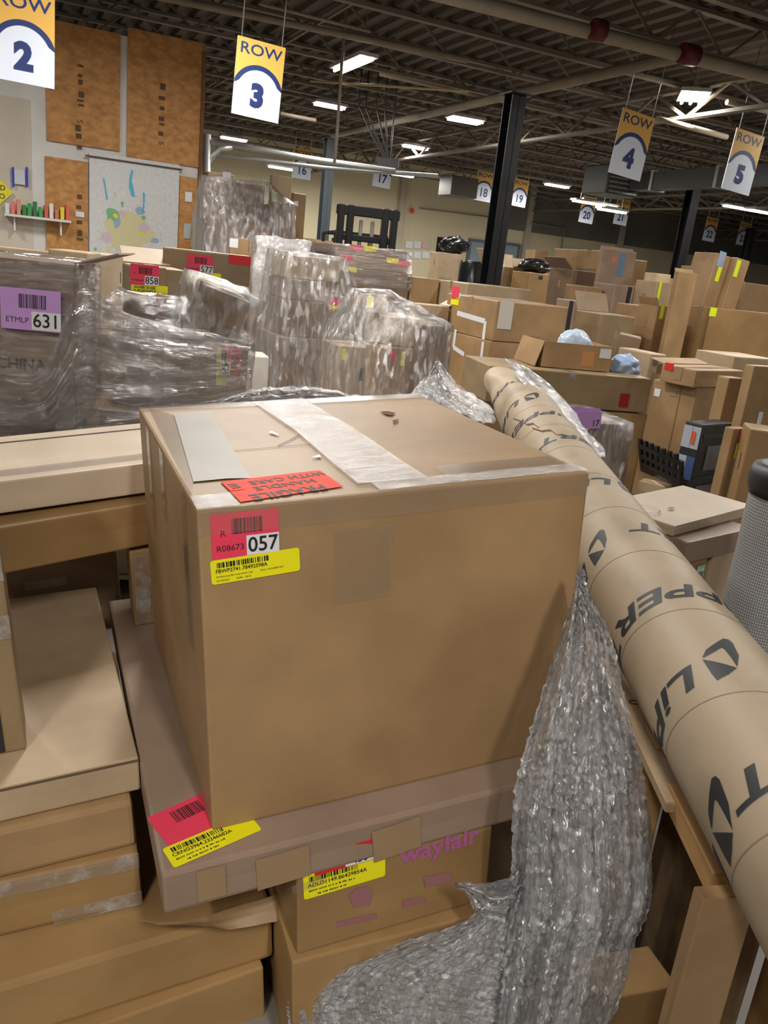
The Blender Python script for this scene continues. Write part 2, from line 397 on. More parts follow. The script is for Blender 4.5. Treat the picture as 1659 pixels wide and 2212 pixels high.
for a in (-20, -14, -5, 4.2, 14, 24, 34):           # bridging rods across the joists
    bm = bmesh.new(); bbar(bm, bw(a, -12, ZC - .46), bw(a, 29, ZC - .46), .03); frombm('bridging_rod', bm, CEIL, JOI)

# far wall: cream below, grey band above
BF = 29.0
CREAM = noisy('cream_block_wall', (.62, .55, .36), (.70, .62, .42), .35, rough=.7, bump=.06, fine=5)
GREYW = noisy('grey_block_wall', (.13, .12, .105), (.20, .185, .16), .5, rough=.8, bump=.1, fine=4)
pl = atB(1105, 440, BF).dot(BA); zb = atB(1250, 516, BF).z
def wall(name, a0, a1, b0, b1, z0, z1, mat, th=.2, kind='structure', parent=None):
    bm = bmesh.new(); bbox(bm, bw((a0 + a1) / 2, (b0 + b1) / 2, (z0 + z1) / 2), (max(abs(a1 - a0), th), max(abs(b1 - b0), th), z1 - z0), Matrix.Rotation(YAW, 3, 'Z'))
    o = frombm(name, bm, parent, mat)
    if parent is None: tag(o, kind=kind)
    return o
wall('wall_back', -26, 52, BF + .1, BF + .1, 0, ZC + .1, CREAM)
wall('trim_1', pl, 52, BF - .06, BF - .06, zb, ZC, GREYW, th=.1)
for i, u in enumerate((1140, 1345, 862)):
    a = atB(u, 470, BF).dot(BA)
    wall('trim_%d' % (i + 2), a - .12, a + .12, BF - .1, BF - .1, 0, ZC, noisy('pilaster_paint', (.45, .41, .31), (.5, .46, .35), 1, bump=0), th=.22)
# conduit on the wall, alarm bell, electrical box
bm = bmesh.new()
btube(bm, [atB(905, 449, BF - .1), atB(1070, 470, BF - .1)], .025, 6)
tag(frombm('conduit', bm, None, plain('grey_conduit', (.22, .21, .19), .5)), 'thin grey conduit running level left of the black column', 'conduit'); bm = bmesh.new()
btube(bm, [atB(1146, 482, BF - .19), atB(1219, 493, BF - .19), atB(1205, 590, BF - .19)], .03, 6)
tag(frombm('conduit', bm, None, plain('grey_conduit', (.22, .21, .19), .5)), 'thin grey conduit bent down the back wall below the row 19 sign', 'conduit')
bm = bmesh.new(); btube(bm, [atB(890, 455, BF - .02), atB(890, 455, BF - .12)], .09, 12)
tag(frombm('alarm_bell', bm, None, RED), 'small round red alarm bell on the cream back wall', 'bell')
# doors on the far wall
def door(n, u0, v0, u1, col, label=None):
    p, q = atB(u0, v0, BF), atB(u1, v0, BF); a0, a1 = p.dot(BA), q.dot(BA)
    d = wall('door_%d' % n, a0, a1, BF - .04, BF - .04, 0, p.z, col, th=.12)
    bm = bmesh.new()
    for a in (a0, a1): bbox(bm, bw(a, BF - .08, p.z / 2), (.1, .12, p.z), Matrix.Rotation(YAW, 3, 'Z'))
    bbox(bm, bw((a0 + a1) / 2, BF - .08, p.z + .04), (a1 - a0 + .1, .12, .1), Matrix.Rotation(YAW, 3, 'Z'))
    frombm('door_frame', bm, d, plain('grey_blue_frame', srgb(96, 106, 112), .5))
    bm = bmesh.new(); bbox(bm, bw(a0 * .25 + a1 * .75, BF - .12, p.z * .62), (.3, .03, .32), Matrix.Rotation(YAW, 3, 'Z')); frombm('window_pane', bm, d, WHITE)
    return d
DOORM = plain('grey_blue_door', srgb(140, 155, 162), .5)
door(1, 1013, 520, 1055, DOORM); door(2, 1072, 526, 1119, DOORM)
wall('door_3', atB(945, 512, BF).dot(BA), atB(968, 512, BF).dot(BA), BF - .03, BF - .03, 0, atB(955, 513, BF).z, plain('painted_dark_opening', (.006, .006, .007), .9), th=.1)  # black slab, its colour stands in for the darkness of a doorway
wall('door_4', atB(1212, 536, BF).dot(BA), atB(1250, 536, BF).dot(BA), BF - .03, BF - .03, 0, atB(1230, 536, BF).z, plain('cream_door', (.60, .54, .38), .5), th=.1)
o = wall('notice_board', atB(1204, 560, BF).dot(BA), atB(1228, 560, BF).dot(BA), BF - .12, BF - .12, atB(1215, 592, BF).z, atB(1215, 558, BF).z, plain('dark_poster', (.05, .05, .06), .5), th=.03)
o['kind'] = 'thing'; tag(o, 'dark poster on the cream door of the back wall', 'poster')
rr = random.Random(3)
for i in range(6):
    u, v = 876 + (i % 3) * 18, 520 + (i // 3) * 22; p, q = atB(u, v, BF), atB(u + 14, v + 17, BF)
    o = wall('notice', p.dot(BA), q.dot(BA), BF - .03, BF - .03, q.z, p.z, WHITE if i != 2 else plain('pale_pink_paper', (.75, .5, .45), .5), th=.02)
    tag(o, 'paper notice on the back wall, %s of the %s row of the cluster' % (('left', 'middle', 'right')[i % 3], ('upper', 'lower')[i // 3]), 'notice', 'paper notices on the back wall', 'thing')

# OSB partition on the left
BO = 12.6
OSB = noisy('oriented_strand_board', (.42, .195, .06), (.62, .32, .11), 9, rough=.6, bump=.15, stretch=(1, 1, 1.6), detail=9)
PLAS = noisy('white_joint_plaster', (.68, .67, .64), (.76, .75, .72), 4, rough=.8, bump=.1)
DRY = noisy('beige_drywall', (.60, .54, .45), (.66, .60, .50), .8, rough=.85, bump=0)
ae = atB(434, 200, BO).dot(BA); zt = atB(434, 112, BO).z
WL = wall('wall_left', -26, ae, BO + .08, BO + .08, 0, zt, PLAS, th=.14)
def panel_px(name, p, q, mat, off=.03, parent=None, th=.03):
    A_, B_ = atB(p[0], p[1], BO), atB(q[0], q[1], BO)
    return wall(name, A_.dot(BA), B_.dot(BA), BO - off + .015, BO - off + .015, min(A_.z, B_.z), max(A_.z, B_.z), mat, th=th, parent=parent or WL)
for p, q in (((97, 40), (258, 327)), ((276, 60), (434, 363)), ((97, 337), (190, 720)), ((388, 380), (420, 720))):
    panel_px('panel', p, q, OSB)
panel_px('panel', (-500, 120), (75, 700), DRY, th=.012, off=.012)
A_ = atB(434, 200, BO)
bm = bmesh.new(); bbox(bm, bw(ae + .02, BO + .1, zt / 2), (.05, .32, zt), Matrix.Rotation(YAW, 3, 'Z')); frombm('edge_board', bm, WL, noisy('dark_edge_wood', (.16, .07, .03), (.22, .1, .045), 3))
# stencil marks on the boards
STEN = plain('faded_stencil', (.13, .075, .035), .9)
for u, v, w_, s_ in ((174, 185, .5, 0), (171, 300, .34, 0), (172, 262, .12, 'S'), (350, 245, .75, 0), (348, 310, .12, 'S'), (172, 470, .6, 0)):
    P = atB(u, v, BO - .035)
    t_ = text('stencil_print', s_, .11, WL, (0, 0), STEN) if s_ else smear(WL, w_, .10, (0, 0), seed=u + v, mat=STEN, name='stencil_print')
    R = Matrix((BA, Z, -BB)).transposed() @ Matrix.Rotation(math.radians(-90), 3, 'Z'); Mw = R.to_4x4(); Mw.translation = P; t_.matrix_local = Mw
# wall map
mp0, mp1, mp2 = atB(192, 338, BO), atB(386, 368, BO), atB(192, 720, BO)
mw, mh = (mp1 - mp0).dot(BA), 2.0
t = NT('printed_map'); tc = t.n('ShaderNodeTexCoord'); vo = t.n('ShaderNodeTexVoronoi', feature='DISTANCE_TO_EDGE'); vo.inputs['Scale'].default_value = 13
t.l(tc.outputs['Object'], vo.inputs['Vector']); r = t.n('ShaderNodeValToRGB'); r.color_ramp.elements[0].position = .0; r.color_ramp.elements[1].position = .03
r.color_ramp.elements[0].color = (.5, .5, .5, 1); r.color_ramp.elements[1].color = (.68, .69, .68, 1); t.l(vo.outputs['Distance'], r.inputs[0])
b_ = t.n('ShaderNodeBsdfPrincipled'); b_.inputs['Roughness'].default_value = .5; t.l(r.outputs[0], b_.inputs['Base Color']); t.l(b_.outputs[0], t.out.inputs[0])
MAP = rect('wall_map', mw, mh, None, t.m, thick=.006)
Mw = Matrix((BA, Z, -BB)).transposed().to_4x4(); Mw.translation = mp0 + BA * mw / 2 - Z * (mh / 2 - .06) - BB * .05; MAP.matrix_world = Mw
tag(MAP, 'large pale road map with blue lakes on the chipboard wall', 'map')
def mapxy(u, v): return MAP.matrix_world.inverted() @ hit(u, v, MAP.matrix_world.translation, BB)
bm = bmesh.new(); q0, q1 = mapxy(184, 336), mapxy(393, 364); bbar(bm, (q0.x, q0.y, .012), (q1.x, q0.y, .012), .02, .03); frombm('map_rail', bm, MAP, plain('maroon_rail', (.08, .025, .02), .5))
LAKE = plain('map_blue', srgb(86, 178, 214), .5); LAND = dict(y=plain('map_cream', srgb(214, 206, 160), .6), p=plain('map_pink', srgb(208, 190, 196), .6), g=plain('map_green', srgb(120, 184, 130), .6), s=plain('map_slate', srgb(150, 176, 200), .6), Y=plain('map_yellow', srgb(236, 214, 70), .6))
def blob(cx, cy, rx, ry, mat, seed, z=.0042):
    rr = random.Random(seed); c = mapxy(cx, cy); e = mapxy(cx + rx, cy); f = mapxy(cx, cy + ry); ax, ay = abs(e.x - c.x), abs(f.y - c.y); n = 14
    mesh('map_patch', [(c.x + ax * math.cos(k * 6.283 / n) * rr.uniform(.55, 1.1), c.y + ay * math.sin(k * 6.283 / n) * rr.uniform(.55, 1.1), z) for k in range(n)], [tuple(range(n))], MAP, mat)
for i, (x, y, a, b, m) in enumerate(((285, 500, 52, 52, 'y'), (250, 490, 30, 28, 'y'), (262, 462, 12, 10, 'p'), (312, 492, 14, 14, 'p'), (230, 512, 18, 14, 'p'), (252, 482, 9, 17, 's'), (302, 456, 12, 10, 's'), (334, 520, 12, 8, 's'), (243, 462, 22, 16, 'g'), (310, 470, 6, 6, 'g'), (250, 466, 6, 6, 'Y'), (308, 506, 6, 5, 'Y'), (233, 540, 5, 5, 'Y'), (264, 440, 4, 8, 'g'), (206, 538, 4, 4, 'g'))):
    blob(x, y, a, b, LAND[m], i, .0036 + .0003 * i)
for pts in (((284, 365), (288, 370), (284, 390), (288, 405), (292, 425), (284, 424), (278, 405), (279, 385)), ((308, 415), (313, 418), (312, 440), (310, 460), (306, 458), (309, 438)), ((222, 385), (225, 385), (233, 430), (230, 432))):
    mesh('map_lake', [V((mapxy(*p).x, mapxy(*p).y, .009)) for p in pts], [tuple(range(len(pts)))], MAP, LAKE)
# shelf on the partition
p, q = atB(8, 446, BO), atB(150, 458, BO)
bm = bmesh.new(); bbox(bm, bw((p.dot(BA) + q.dot(BA)) / 2, BO - .16, p.z - .1), (q.dot(BA) - p.dot(BA), .26, .03), Matrix.Rotation(YAW, 3, 'Z'))
SH = frombm('wall_shelf', bm, None, plain('white_shelf', (.7, .69, .66), .5)); tag(SH, 'narrow white shelf of small packs on the left wall', 'shelf')
for f in (.15, .85):
    bm = bmesh.new(); bbox(bm, bw(p.dot(BA) * (1 - f) + q.dot(BA) * f, BO - .1, p.z - .2), (.02, .16, .18), Matrix.Rotation(YAW, 3, 'Z')); frombm('bracket', bm, SH, WHITE)
cols = [(.7, .72, .7), srgb(222, 120, 110), srgb(214, 140, 120), srgb(46, 130, 70), srgb(60, 150, 84), srgb(40, 120, 64), srgb(70, 160, 90), srgb(210, 90, 80), srgb(225, 225, 215), srgb(200, 120, 90), srgb(226, 214, 60), srgb(216, 100, 84)]
cn = ['white', 'salmon', 'peach', 'dark green', 'mid green', 'deep green', 'light green', 'red', 'off-white', 'tan', 'yellow', 'coral']
zs = p.z - .085
for i, c in enumerate(cols):
    f = .05 + i * .082; a = p.dot(BA) * (1 - f) + q.dot(BA) * f
    bm = bmesh.new(); hh = .13 + .03 * ((i * 7) % 3); vv = bbox(bm, (0, 0, hh / 2), (.05, .12, hh)); bmesh.ops.bevel(bm, geom=bm.edges[:], offset=.006, segments=1, affect='EDGES')
    o = frombm('card_pack', bm, None, plain('pack_%d' % i, c, .5)); o.matrix_world = Matrix.Translation(bw(a, BO - .16, zs)) @ Matrix.Rotation(YAW + (i % 4 - 1.5) * .03, 4, 'Z')
    tag(o, '%s pack of cards on the white wall shelf, number %d from the left' % (cn[i], i + 1), 'pack', 'packs on the wall shelf')
# small fittings on the partition
def plate(name, p, q, mat, label, cat, off=.05, th=.03):
    o = panel_px(name, p, q, mat, off=off, th=th); o.parent = None; return tag(o, label, cat, kind='thing')
plate('switch_plate', (399, 414), (413, 437), WHITE, 'white switch plate on the chipboard strip right of the map', 'switch')
plate('thermostat', (162, 456), (181, 470), WHITE, 'small white thermostat on the chipboard beside the map', 'thermostat')
o = plate('key_rack', (396, 482), (410, 516), plain('checker_print', (.45, .5, .46), .5), 'small green and white checked card on the chipboard edge', 'card')
o = plate('paper_sheet', (30, 365), (54, 400), plain('lined_paper', (.62, .64, .7), .5), 'white printed sheet held by blue tape on the left wall', 'paper')
BLUE = plain('blue_tape', srgb(40, 60, 190), .5)
for u in (28, 58):
    s = panel_px('tape_strip', (u - 3, 361), (u + 3, 405), BLUE, off=.07, th=.01); s.parent = o; s.matrix_parent_inverse = o.matrix_world.inverted()
P = atB(-4, 413, BO - .06); dm = rect('warning_sign', .25, .25, None, plain('warning_yellow', srgb(224, 216, 40), .5), thick=.004)
Mw = (Matrix((BA, Z, -BB)).transposed() @ Matrix.Rotation(math.radians(45), 3, 'Z')).to_4x4(); Mw.translation = P; dm.matrix_world = Mw; tag(dm, 'yellow diamond warning sign cut by the left picture edge', 'sign')
for s, dx, dy in (('D', .055, .045), ('O', .045, -.06)):
    c, q = math.cos(-math.pi / 4), math.sin(-math.pi / 4); text('sign_print', s, .09, dm, (dx * c - dy * q, dx * q + dy * c), rot=-math.pi / 4, bold=.01, z=.004)

# ------------------------------------------------------------------ columns, pipes, ducts
def column(label, u, v, Y, w=.25, mat=None, name='support_column'):
    P = atY(u, v, Y); bm = bmesh.new(); zt = ZC - .98; R = Matrix.Rotation(YAW, 3, 'Z')
    for s in (-1, 1): bbox(bm, V((P.x, P.y, zt / 2)) + R @ V((0, s * (w / 2 - .01), 0)), (w, .02, zt), R)
    bbox(bm, (P.x, P.y, zt / 2), (.02, w, zt), R)
    bbox(bm, (P.x, P.y, .01), (w * 1.6, w * 1.6, .02), R); bbox(bm, (P.x, P.y, zt - .01), (w * 1.5, w * 1.5, .02), R)
    return tag(frombm(name, bm, None, mat or STEELD), label, 'column')
column('black steel column rising between the row 18 and row 19 signs', 1087, 400, 13.2, .24)
column('black steel column between the row 21 and row 22 signs', 1476, 520, 20.5, .24)
column('short dark column showing under the row 23 sign', 1612, 545, 31, .24)
column('dark blue-grey column standing behind the row 3 sign area', 706, 400, 20, .22, plain('blue_grey_steel', (.035, .045, .055), .5))
def pipe(label, pts, r, mat=PIPE, name='pipe', coup=()):
    bm = bmesh.new(); btube(bm, pts, r, 10); o = frombm(name, bm, None, mat); tag(o, label, 'pipe')
    for c, d, k in coup:
        bm = bmesh.new(); btube(bm, [V(c) - d * k, V(c) + d * k], r * 1.55, 10); frombm('coupling', bm, o, DKRED)
    return o
zp = ZC - .80
pA = [atZ(880, -30, zp), atZ(1700, 176, zp)]
c1, c2 = atZ(1292, 66, zp), atZ(1488, 118, zp); dA = (pA[1] - pA[0]).normalized()
pipe('thick cream sprinkler main with red couplings across the upper right', [pA[0] - dA * 6, pA[1] + dA * 8], .075, coup=((c1, dA, .07), (c2, dA, .11)), name='sprinkler_main')
pB = [c2, atZ(720, 292, zp)]
pipe('thick cream sprinkler main meeting the black column top', pB, .07, name='sprinkler_main')
for i, (u0, v0, u1, v1, r, z, lb) in enumerate(((330, -10, 1010, 130, .045, ZC - .62, 'cream conduit above the row 3 sign'), (560, 8, 800, 68, .02, ZC - .7, 'thin bright conduit beside the row 3 chains'), (670, 175, 1012, 198, .016, ZC - 1.2, 'thin yellow rod below the near light fixture'), (605, 245, 682, 260, .03, ZC - 1.3, 'short white pipe right of the row 3 sign'), (1420, 256, 1570, 296, .04, ZC - 1.1, 'pale pipe behind the row 4 sign'), (1570, 220, 1659, 240, .04, ZC - .8, 'short pale pipe at the upper right corner'), (820, 160, 1659, 346, .03, ZC - .68, 'long thin cream branch pipe under the joists'))):
    pipe(lb, [atZ(u0, v0, z), atZ(u1, v1, z)], r, plain('yellow_rod', (.5, .4, .2), .5) if 'yellow' in lb else PIPE)
# drop conduits by the left partition and the overhead door track
pipe('thin cream drop pipe below the near light fixture', [V((atY(738, 140, 12.5).x, 12.5, ZC - .02)), atY(738, 140, 12.5), atY(725, 330, 12.5), atY(722, 352, 12.5)], .022)
DT = empty('overhead_door_track', bw(ae + .3, BO + .1, 0)); tag(DT, 'grey overhead door track beside the chipboard partition', 'track')
def wtube(name, parent, pts, r, mat):
    bm = bmesh.new(); btube(bm, pts, r, 8); o = frombm(name, bm, parent, mat)
    o.matrix_parent_inverse = Matrix.Translation(-parent.location); return o
bo = BO + .6
wtube('track_rail', DT, [atB(444, 305, bo), atB(690, 347, bo), atB(852, 370, bo)], .05, GALV)
wtube('track_rail', DT, [atB(444, 332, bo), atB(700, 362, bo), atB(945, 380, bo)], .035, GALV)
wtube('track_bend', DT, [atB(444, 520, bo), atB(446, 370, bo), atB(456, 340, bo), atB(475, 322, bo), atB(500, 318, bo)], .05, GALV)
wtube('bracket', DT, [atB(447, 290, bo), atB(444, 560, bo)], .06, GALV)
cb = empty('cable_bundle', atY(838, 350, 17)); tag(cb, 'bundle of grey cables fanning down to the row 17 sign', 'cables')
for u0, v0, u1, v1 in ((775, 225, 832, 345), (790, 230, 836, 345), (812, 222, 840, 346), (852, 240, 842, 346), (832, 225, 838, 346)):
    bm = bmesh.new(); p0, p1 = atY(u0, v0, 17), atY(u1, v1, 17); top_ = V((p0.x, p0.y, ZC - .02)); mid_ = p0.lerp(p1, .5) + V((0, .05, -.05)); btube(bm, [top_, p0, mid_, p1], .02, 6); o = frombm('cable', bm, cb, plain('grey_cable', (.12, .12, .115), .6)); o.matrix_parent_inverse = Matrix.Translation(-cb.location)
bm = bmesh.new(); bbox(bm, atY(838, 352, 17), (.42, .3, .14)); o = frombm('junction_box', bm, cb, plain('dark_junction_box', (.03, .03, .03), .5)); o.matrix_parent_inverse = Matrix.Translation(-cb.location)
# ceiling duct and unit heaters
DUCT = plain('grey_duct', (.075, .078, .075), .5, .3)
def boxthing(name, label, cat, c, s, mat, rot=YAW):
    bm = bmesh.new(); bbox(bm, (0, 0, 0), s); bmesh.ops.bevel(bm, geom=bm.edges[:], offset=min(s) * .04, segments=1, affect='EDGES')
    o = frombm(name, bm, None, mat); o.matrix_world = Matrix.Translation(c) @ Matrix.Rotation(rot, 4, 'Z'); return tag(o, label, cat)
h1 = boxthing('unit_heater', 'dark grey unit heater hanging above the row 20 sign', 'heater', atY(1320, 393, 20.5), (.95, .9, .62), DUCT)
for k in range(6):
    bm = bmesh.new(); bbox(bm, (0, -.46, -.25 + k * .1), (.8, .03, .03)); frombm('louvre', bm, h1, GALV)
bm = bmesh.new(); q0 = atY(1352, 396, 20.5) - BB * .35; q1 = q0 - BB * 8.5; bbar(bm, q0, q1, .36, .36); D = frombm('air_duct', bm, None, DUCT); tag(D, 'long grey air duct behind the row 4 and row 5 signs', 'duct')
for f in (.08, .3, .52, .75, .98):
    bm = bmesh.new(); bbar(bm, q0.lerp(q1, f), q0.lerp(q1, f + .008), .42, .42); frombm('duct_flange', bm, D, GALV)
boxthing('unit_heater', 'brown-grey unit heater left of the row 18 sign', 'heater', atY(990, 405, 26), (.9, .8, .55), plain('brown_heater', (.10, .085, .065), .5))

# ------------------------------------------------------------------ lamps
TUBE = plain('lamp_tube', (1, 1, 1), .5, emit=(1.0, .97, .93), es=14)
TUBEW = plain('lamp_tube_warm', (1, 1, 1), .5, emit=(1.0, .86, .76), es=9)
def lamp(label, P, yaw, L=1.2, n=2, power=LAMP_W, warm=False, seen=True):
    r = empty('ceiling_light', P); r.rotation_euler = (0, 0, yaw); tag(r, label, 'light', 'ceiling light fixtures')
    bm = bmesh.new(); bbox(bm, (0, 0, .05), (L + .06, .12 * n + .06, .05)); bbox(bm, (0, 0, .1), (L * .6, .1, .06)); frombm('housing', bm, r, plain('white_enamel', (.6, .6, .58), .5))
    for k in range(n):
        bm = bmesh.new(); y = (k - (n - 1) / 2) * .13; btube(bm, [(-L / 2, y, 0), (L / 2, y, 0)], .024, 8); frombm('tube', bm, r, TUBEW if warm else TUBE)
    for s in (-1, 1):
        bm = bmesh.new(); bbar(bm, (s * L * .35, 0, .1), (s * L * .35, 0, ZC - P[2] - .02), .008); frombm('hanger', bm, r, GALV)
    ld = bpy.data.lights.new('tube_glow', 'AREA'); ld.shape = 'RECTANGLE'; ld.size = L; ld.size_y = .13 * n; ld.energy = power; ld.color = (1.0, .955, .90)
    lo = bpy.data.objects.new('tube_glow', ld); COL.objects.link(lo); lo.parent = r; lo.location = (0, 0, -.035)
    return r
ZL = ZC - .72
YB = YAW + math.pi / 2
for lb, u, v, yaw, L, n, warm in (('nearest twin-tube ceiling light, warm, right of the row 3 sign', 762, 141, YB, 1.2, 2, True), ('ceiling light left of the thin drop pipe', 712, 230, YAW, .6, 2, False), ('ceiling light near the chipboard edge', 505, 301, YAW, .7, 2, False), ('ceiling light just left of the black column top', 1005, 261, YAW - .1, .65, 3, False), ('ceiling light above the row 17 sign', 897, 319, YAW, .65, 2, False), ('bright cluster light upper right between row 4 and row 5 signs', 1497, 213, YAW + .9, .7, 3, False), ('ceiling light beside the row 17 sign', 868, 379, YAW, .75, 2, False), ('ceiling light right of the row 19 sign', 1203, 402, YAW, .8, 2, False), ('ceiling light behind the row 20 sign', 1285, 441, YAW, 1.6, 2, False), ('ceiling light between the row 20 and row 21 signs', 1322, 456, YAW, 1.0, 2, False), ('long ceiling light above the row 22 and row 23 signs', 1620, 454, YAW, 2.0, 2, False), ('small far ceiling light below the row 16 sign', 622, 366, YAW, 1.2, 2, False)):
    P = atZ(u, v, ZL)
    if (P - CAM).length > 27: d = (P - CAM).normalized(); P = CAM + d * (27 / math.hypot(d.x, d.y)); P.z = min(P.z, ZC - .5)
    lamp(lb, P, yaw, L, n, LAMP_W, warm)
for i, (a, b) in enumerate(((-2.2, -1.8), (.2, -2.6), (-2.5, 8.5), (2.0, 8.0), (1.0, 4.6), (6.5, 4.2), (9.0, -6), (-8, -2.5), (13, 3.5), (12, 9.5), (17, 12))):  # unseen fixtures; the pair near the left wall added to brighten it
    lamp('unseen ceiling light placed out of frame to light the scene, fixture %s' % 'ABCDEFGHIJKL'[i], bw(a, b, ZL), YB, 1.2, 2, LAMP_W)

# ================================================================== NEAR STACK (leans: right side up)
K = 1.25
SB = Matrix(((.9083, -.4117, -.0735), (.4099, .9113, -.0399), (.0834, .0061, .9965)))
sx, sy, sz = SB.col[0].normalized(), SB.col[1].normalized(), SB.col[2].normalized()
sy = (sy - sx * sy.dot(sx)).normalized(); sz = sx.cross(sy)
SO = CAM + (V((-.2366, .9759, 1.2969)) - CAM) * K          # near top corner of the big carton
def spl(u, v, z): return hit(u, v, SO + sz * z, sz)           # pixel on the plane z of the stack frame
def sbox(N, R, L, z, h, flip=None):
    """carton of the near stack from three pixels of its top face (near, right, left) lying on stack plane z"""
    P = spl(N[0], N[1], z); Q = spl(R[0], R[1], z); ex = (Q - P); w = ex.length; ex.normalize(); ey = sz.cross(ex)
    d = L if isinstance(L, (int, float)) else (spl(L[0], L[1], z) - P).dot(ey)
    if isinstance(h, tuple): q = hit(h[0], h[1], P, ey); h = -(q - P).dot(sz)
    return Box(P, ex, ey, sz, w, d, h)
MAIN = Box(SO, sx, sy, sz, .6 * K, .6325 * K, .5011 * K)
carton(MAIN, 'carton', 'large brown lampshade carton with pink 057 and orange fragile labels', 'kraft', sub=.08, bulge=.006, bev=.006)
m = MAIN
# top: seam, tape, torn strips, hand-care label
def tp(u, v): return spl(u, v, 0)
def up_(x, y): return m.pt(x * m.w, y * m.d, 0)
poly_px(m, 'top', [(376, 898), (455, 890), (541, 1036), (490, 1037), (418, 1044)], 'paper_strip', noisy('grey_torn_paper', (.36, .335, .29), (.43, .40, .35), 4, rough=.5, bump=.1), off=.003)
poly_px(m, 'top', [(320, 882), (376, 898), (418, 1044), (415, 1070)], 'packing_tape', TAPE, off=.0022)
strip(m, 'top', [tp(600, 868), tp(700, 930), tp(790, 1000), tp(850, 1044)], .135, 'packing_tape', TAPEG, off=.004, rnd=.003)
strip(m, 'top', [up_(x, .035) for x in (.42, .55, .7, .85, 1)], .05, 'packing_tape', TAPEG, off=.003, rnd=.002)
strip(m, 'top', [up_(x, .035) for x in (0, .03, .06, .09)], .07, 'packing_tape', TAPEG, off=.003, rnd=.002)
strip(m, 'top', [up_(x, .965) for x in (0, .25, .5, .75, 1)], .055, 'packing_tape', TAPE, off=.003)
strip(m, 'top', [up_(.62 + .35 * k / 4, .10) for k in range(5)], .06, 'packing_tape', TAPE, off=.005)
strip(m, 'front', [m.pt(m.w * k / 8, 0, -.022) for k in range(9)], .045, 'packing_tape', TAPE, off=.002)
strip(m, 'left', [m.pt(0, .13 + .0 * k, -.01 - .06 * k) for k in range(6)], .05, 'packing_tape', TAPE)
strip(m, 'left', [m.pt(0, .62, -.01 - .05 * k) for k in range(6)], .05, 'packing_tape', TAPE)
strip(m, 'left', [m.pt(0, .40, -.005 - .03 * k) for k in range(6)], .05, 'packing_tape', TAPE)
strip(m, 'front', [m.pt(.38 * m.w + .0 * k, 0, -.06 - .035 * k) for k in range(5)], .11, 'packing_tape', TAPE)
fo = poly_px(m, 'top', [(476, 1043), (690, 1018), (742, 1053), (520, 1087)], 'fragile_label', ORANGE, off=.0022)
def print_on(parent, box, f, P, s, size, rot, mat=INK, bold=.02, off=.0029, sx=1.0, align='CENTER'):
    O_, x, y, n = box.face(f); t_ = text('label_print', s, size, parent, (0, 0), mat, bold, align, spacing=1.05)
    Mw = (Matrix((x, y, n)).transposed() @ Matrix.Rotation(math.radians(rot), 3, 'Z')).to_4x4(); Mw.translation = P + n * off
    t_.matrix_local = box.mat().inverted() @ Mw @ Matrix.Diagonal((sx, 1, 1, 1)); return t_
q_ = tp(742, 1053) - tp(520, 1087); la = math.degrees(math.atan2(q_.dot(sy), q_.dot(sx)))
print_on(fo, m, 'top', tp(624, 1065), 'FRAGILE', .043, 180 + la, sx=.84)
print_on(fo, m, 'top', tp(616, 1049), 'HANDLE', .029, 180 + la)
print_on(fo, m, 'top', tp(620, 1035), 'WITH CARE', .029, 180 + la, sx=.9)
fo2 = poly_px(m, 'top', [(476, 1043), (512, 1042), (530, 1060), (498, 1064)], 'fragile_label', ORANGE, off=.0030)
print_on(fo2, m, 'top', tp(506, 1053), 'E', .036, 180 + la, off=.0037)
DENT = plain('torn_card', (.16, .075, .03), .9)
for q in ([(820, 890), (838, 889), (855, 893), (846, 898), (836, 897)], [(848, 909), (862, 906), (858, 912), (849, 914)]): poly_px(m, 'top', q, 'tear', DENT, off=.0014)
for q in ([(580, 936), (586, 933), (602, 940), (600, 942)], [(672, 990), (690, 984), (694, 990)]): poly_px(m, 'top', q, 'paper_scrap', WHITE, off=.0025)
for pts in ([(490, 977), (520, 973), (560, 970), (600, 966), (640, 963), (700, 958)], [(600, 964), (630, 950), (650, 938), (664, 930)]):
    strip(m, 'top', [tp(*p) for p in pts], .0025, 'crease', DENT, off=.0012)
P = face_px(m, 'front', (530, 1153)); w_, h_ = fdim(m, 'front', (455, 1106), (603, 1106))[0], fdim(m, 'front', (528, 1106), (530, 1203))[1]
pink_label(m, 'front', P, '057', w_, h_, rot=.6)
P = face_px(m, 'front', (553, 1222)); w_ = fdim(m, 'front', (457, 1230), (649, 1205))[0]
yellow_label(m, 'front', P, 'FBWP2741.78492598A', w_, w_ * .285, rot=2.2, lines=('Silk/Shantung Bell Lamp Shade ( 6p)          2023.11.06 8:48PM EST', '2321902552          SCB01 - EE1B'))

# flat carton under the big one
z2 = -m.h
B2 = sbox((348, 1891), (1110, 1698), (212, 1300), z2, (352, 1978)); B2.w += .10
carton(B2, 'carton', 'flat wide tan carton under the big 057 carton, red label on its corner', 'rose', sub=.09, bulge=.008, bev=.008)
def f2(u, v): return face_px(B2, 'front', (u, v))
w_ = fdim(B2, 'top', (372, 1750), (445, 1738))[0]
pink_label(B2, 'top', spl(412, 1768, z2), None, .13, .10, rot=18, code=None)
yellow_label(B2, 'top', spl(460, 1814, z2), 'CRNG3964.23246682A', .17, .055, rot=14)
for x0, x1 in ((565, 655), (810, 900), (430, 480)):
    strip(B2, 'front', [f2((x0 + x1) / 2, 1895 - (x0 - 348) * .25), f2((x0 + x1) / 2 + 4, 1960 - (x0 - 348) * .25)], .10 if x1 - x0 > 60 else .05, 'packing_tape', TAPEB)
h2 = B2.h
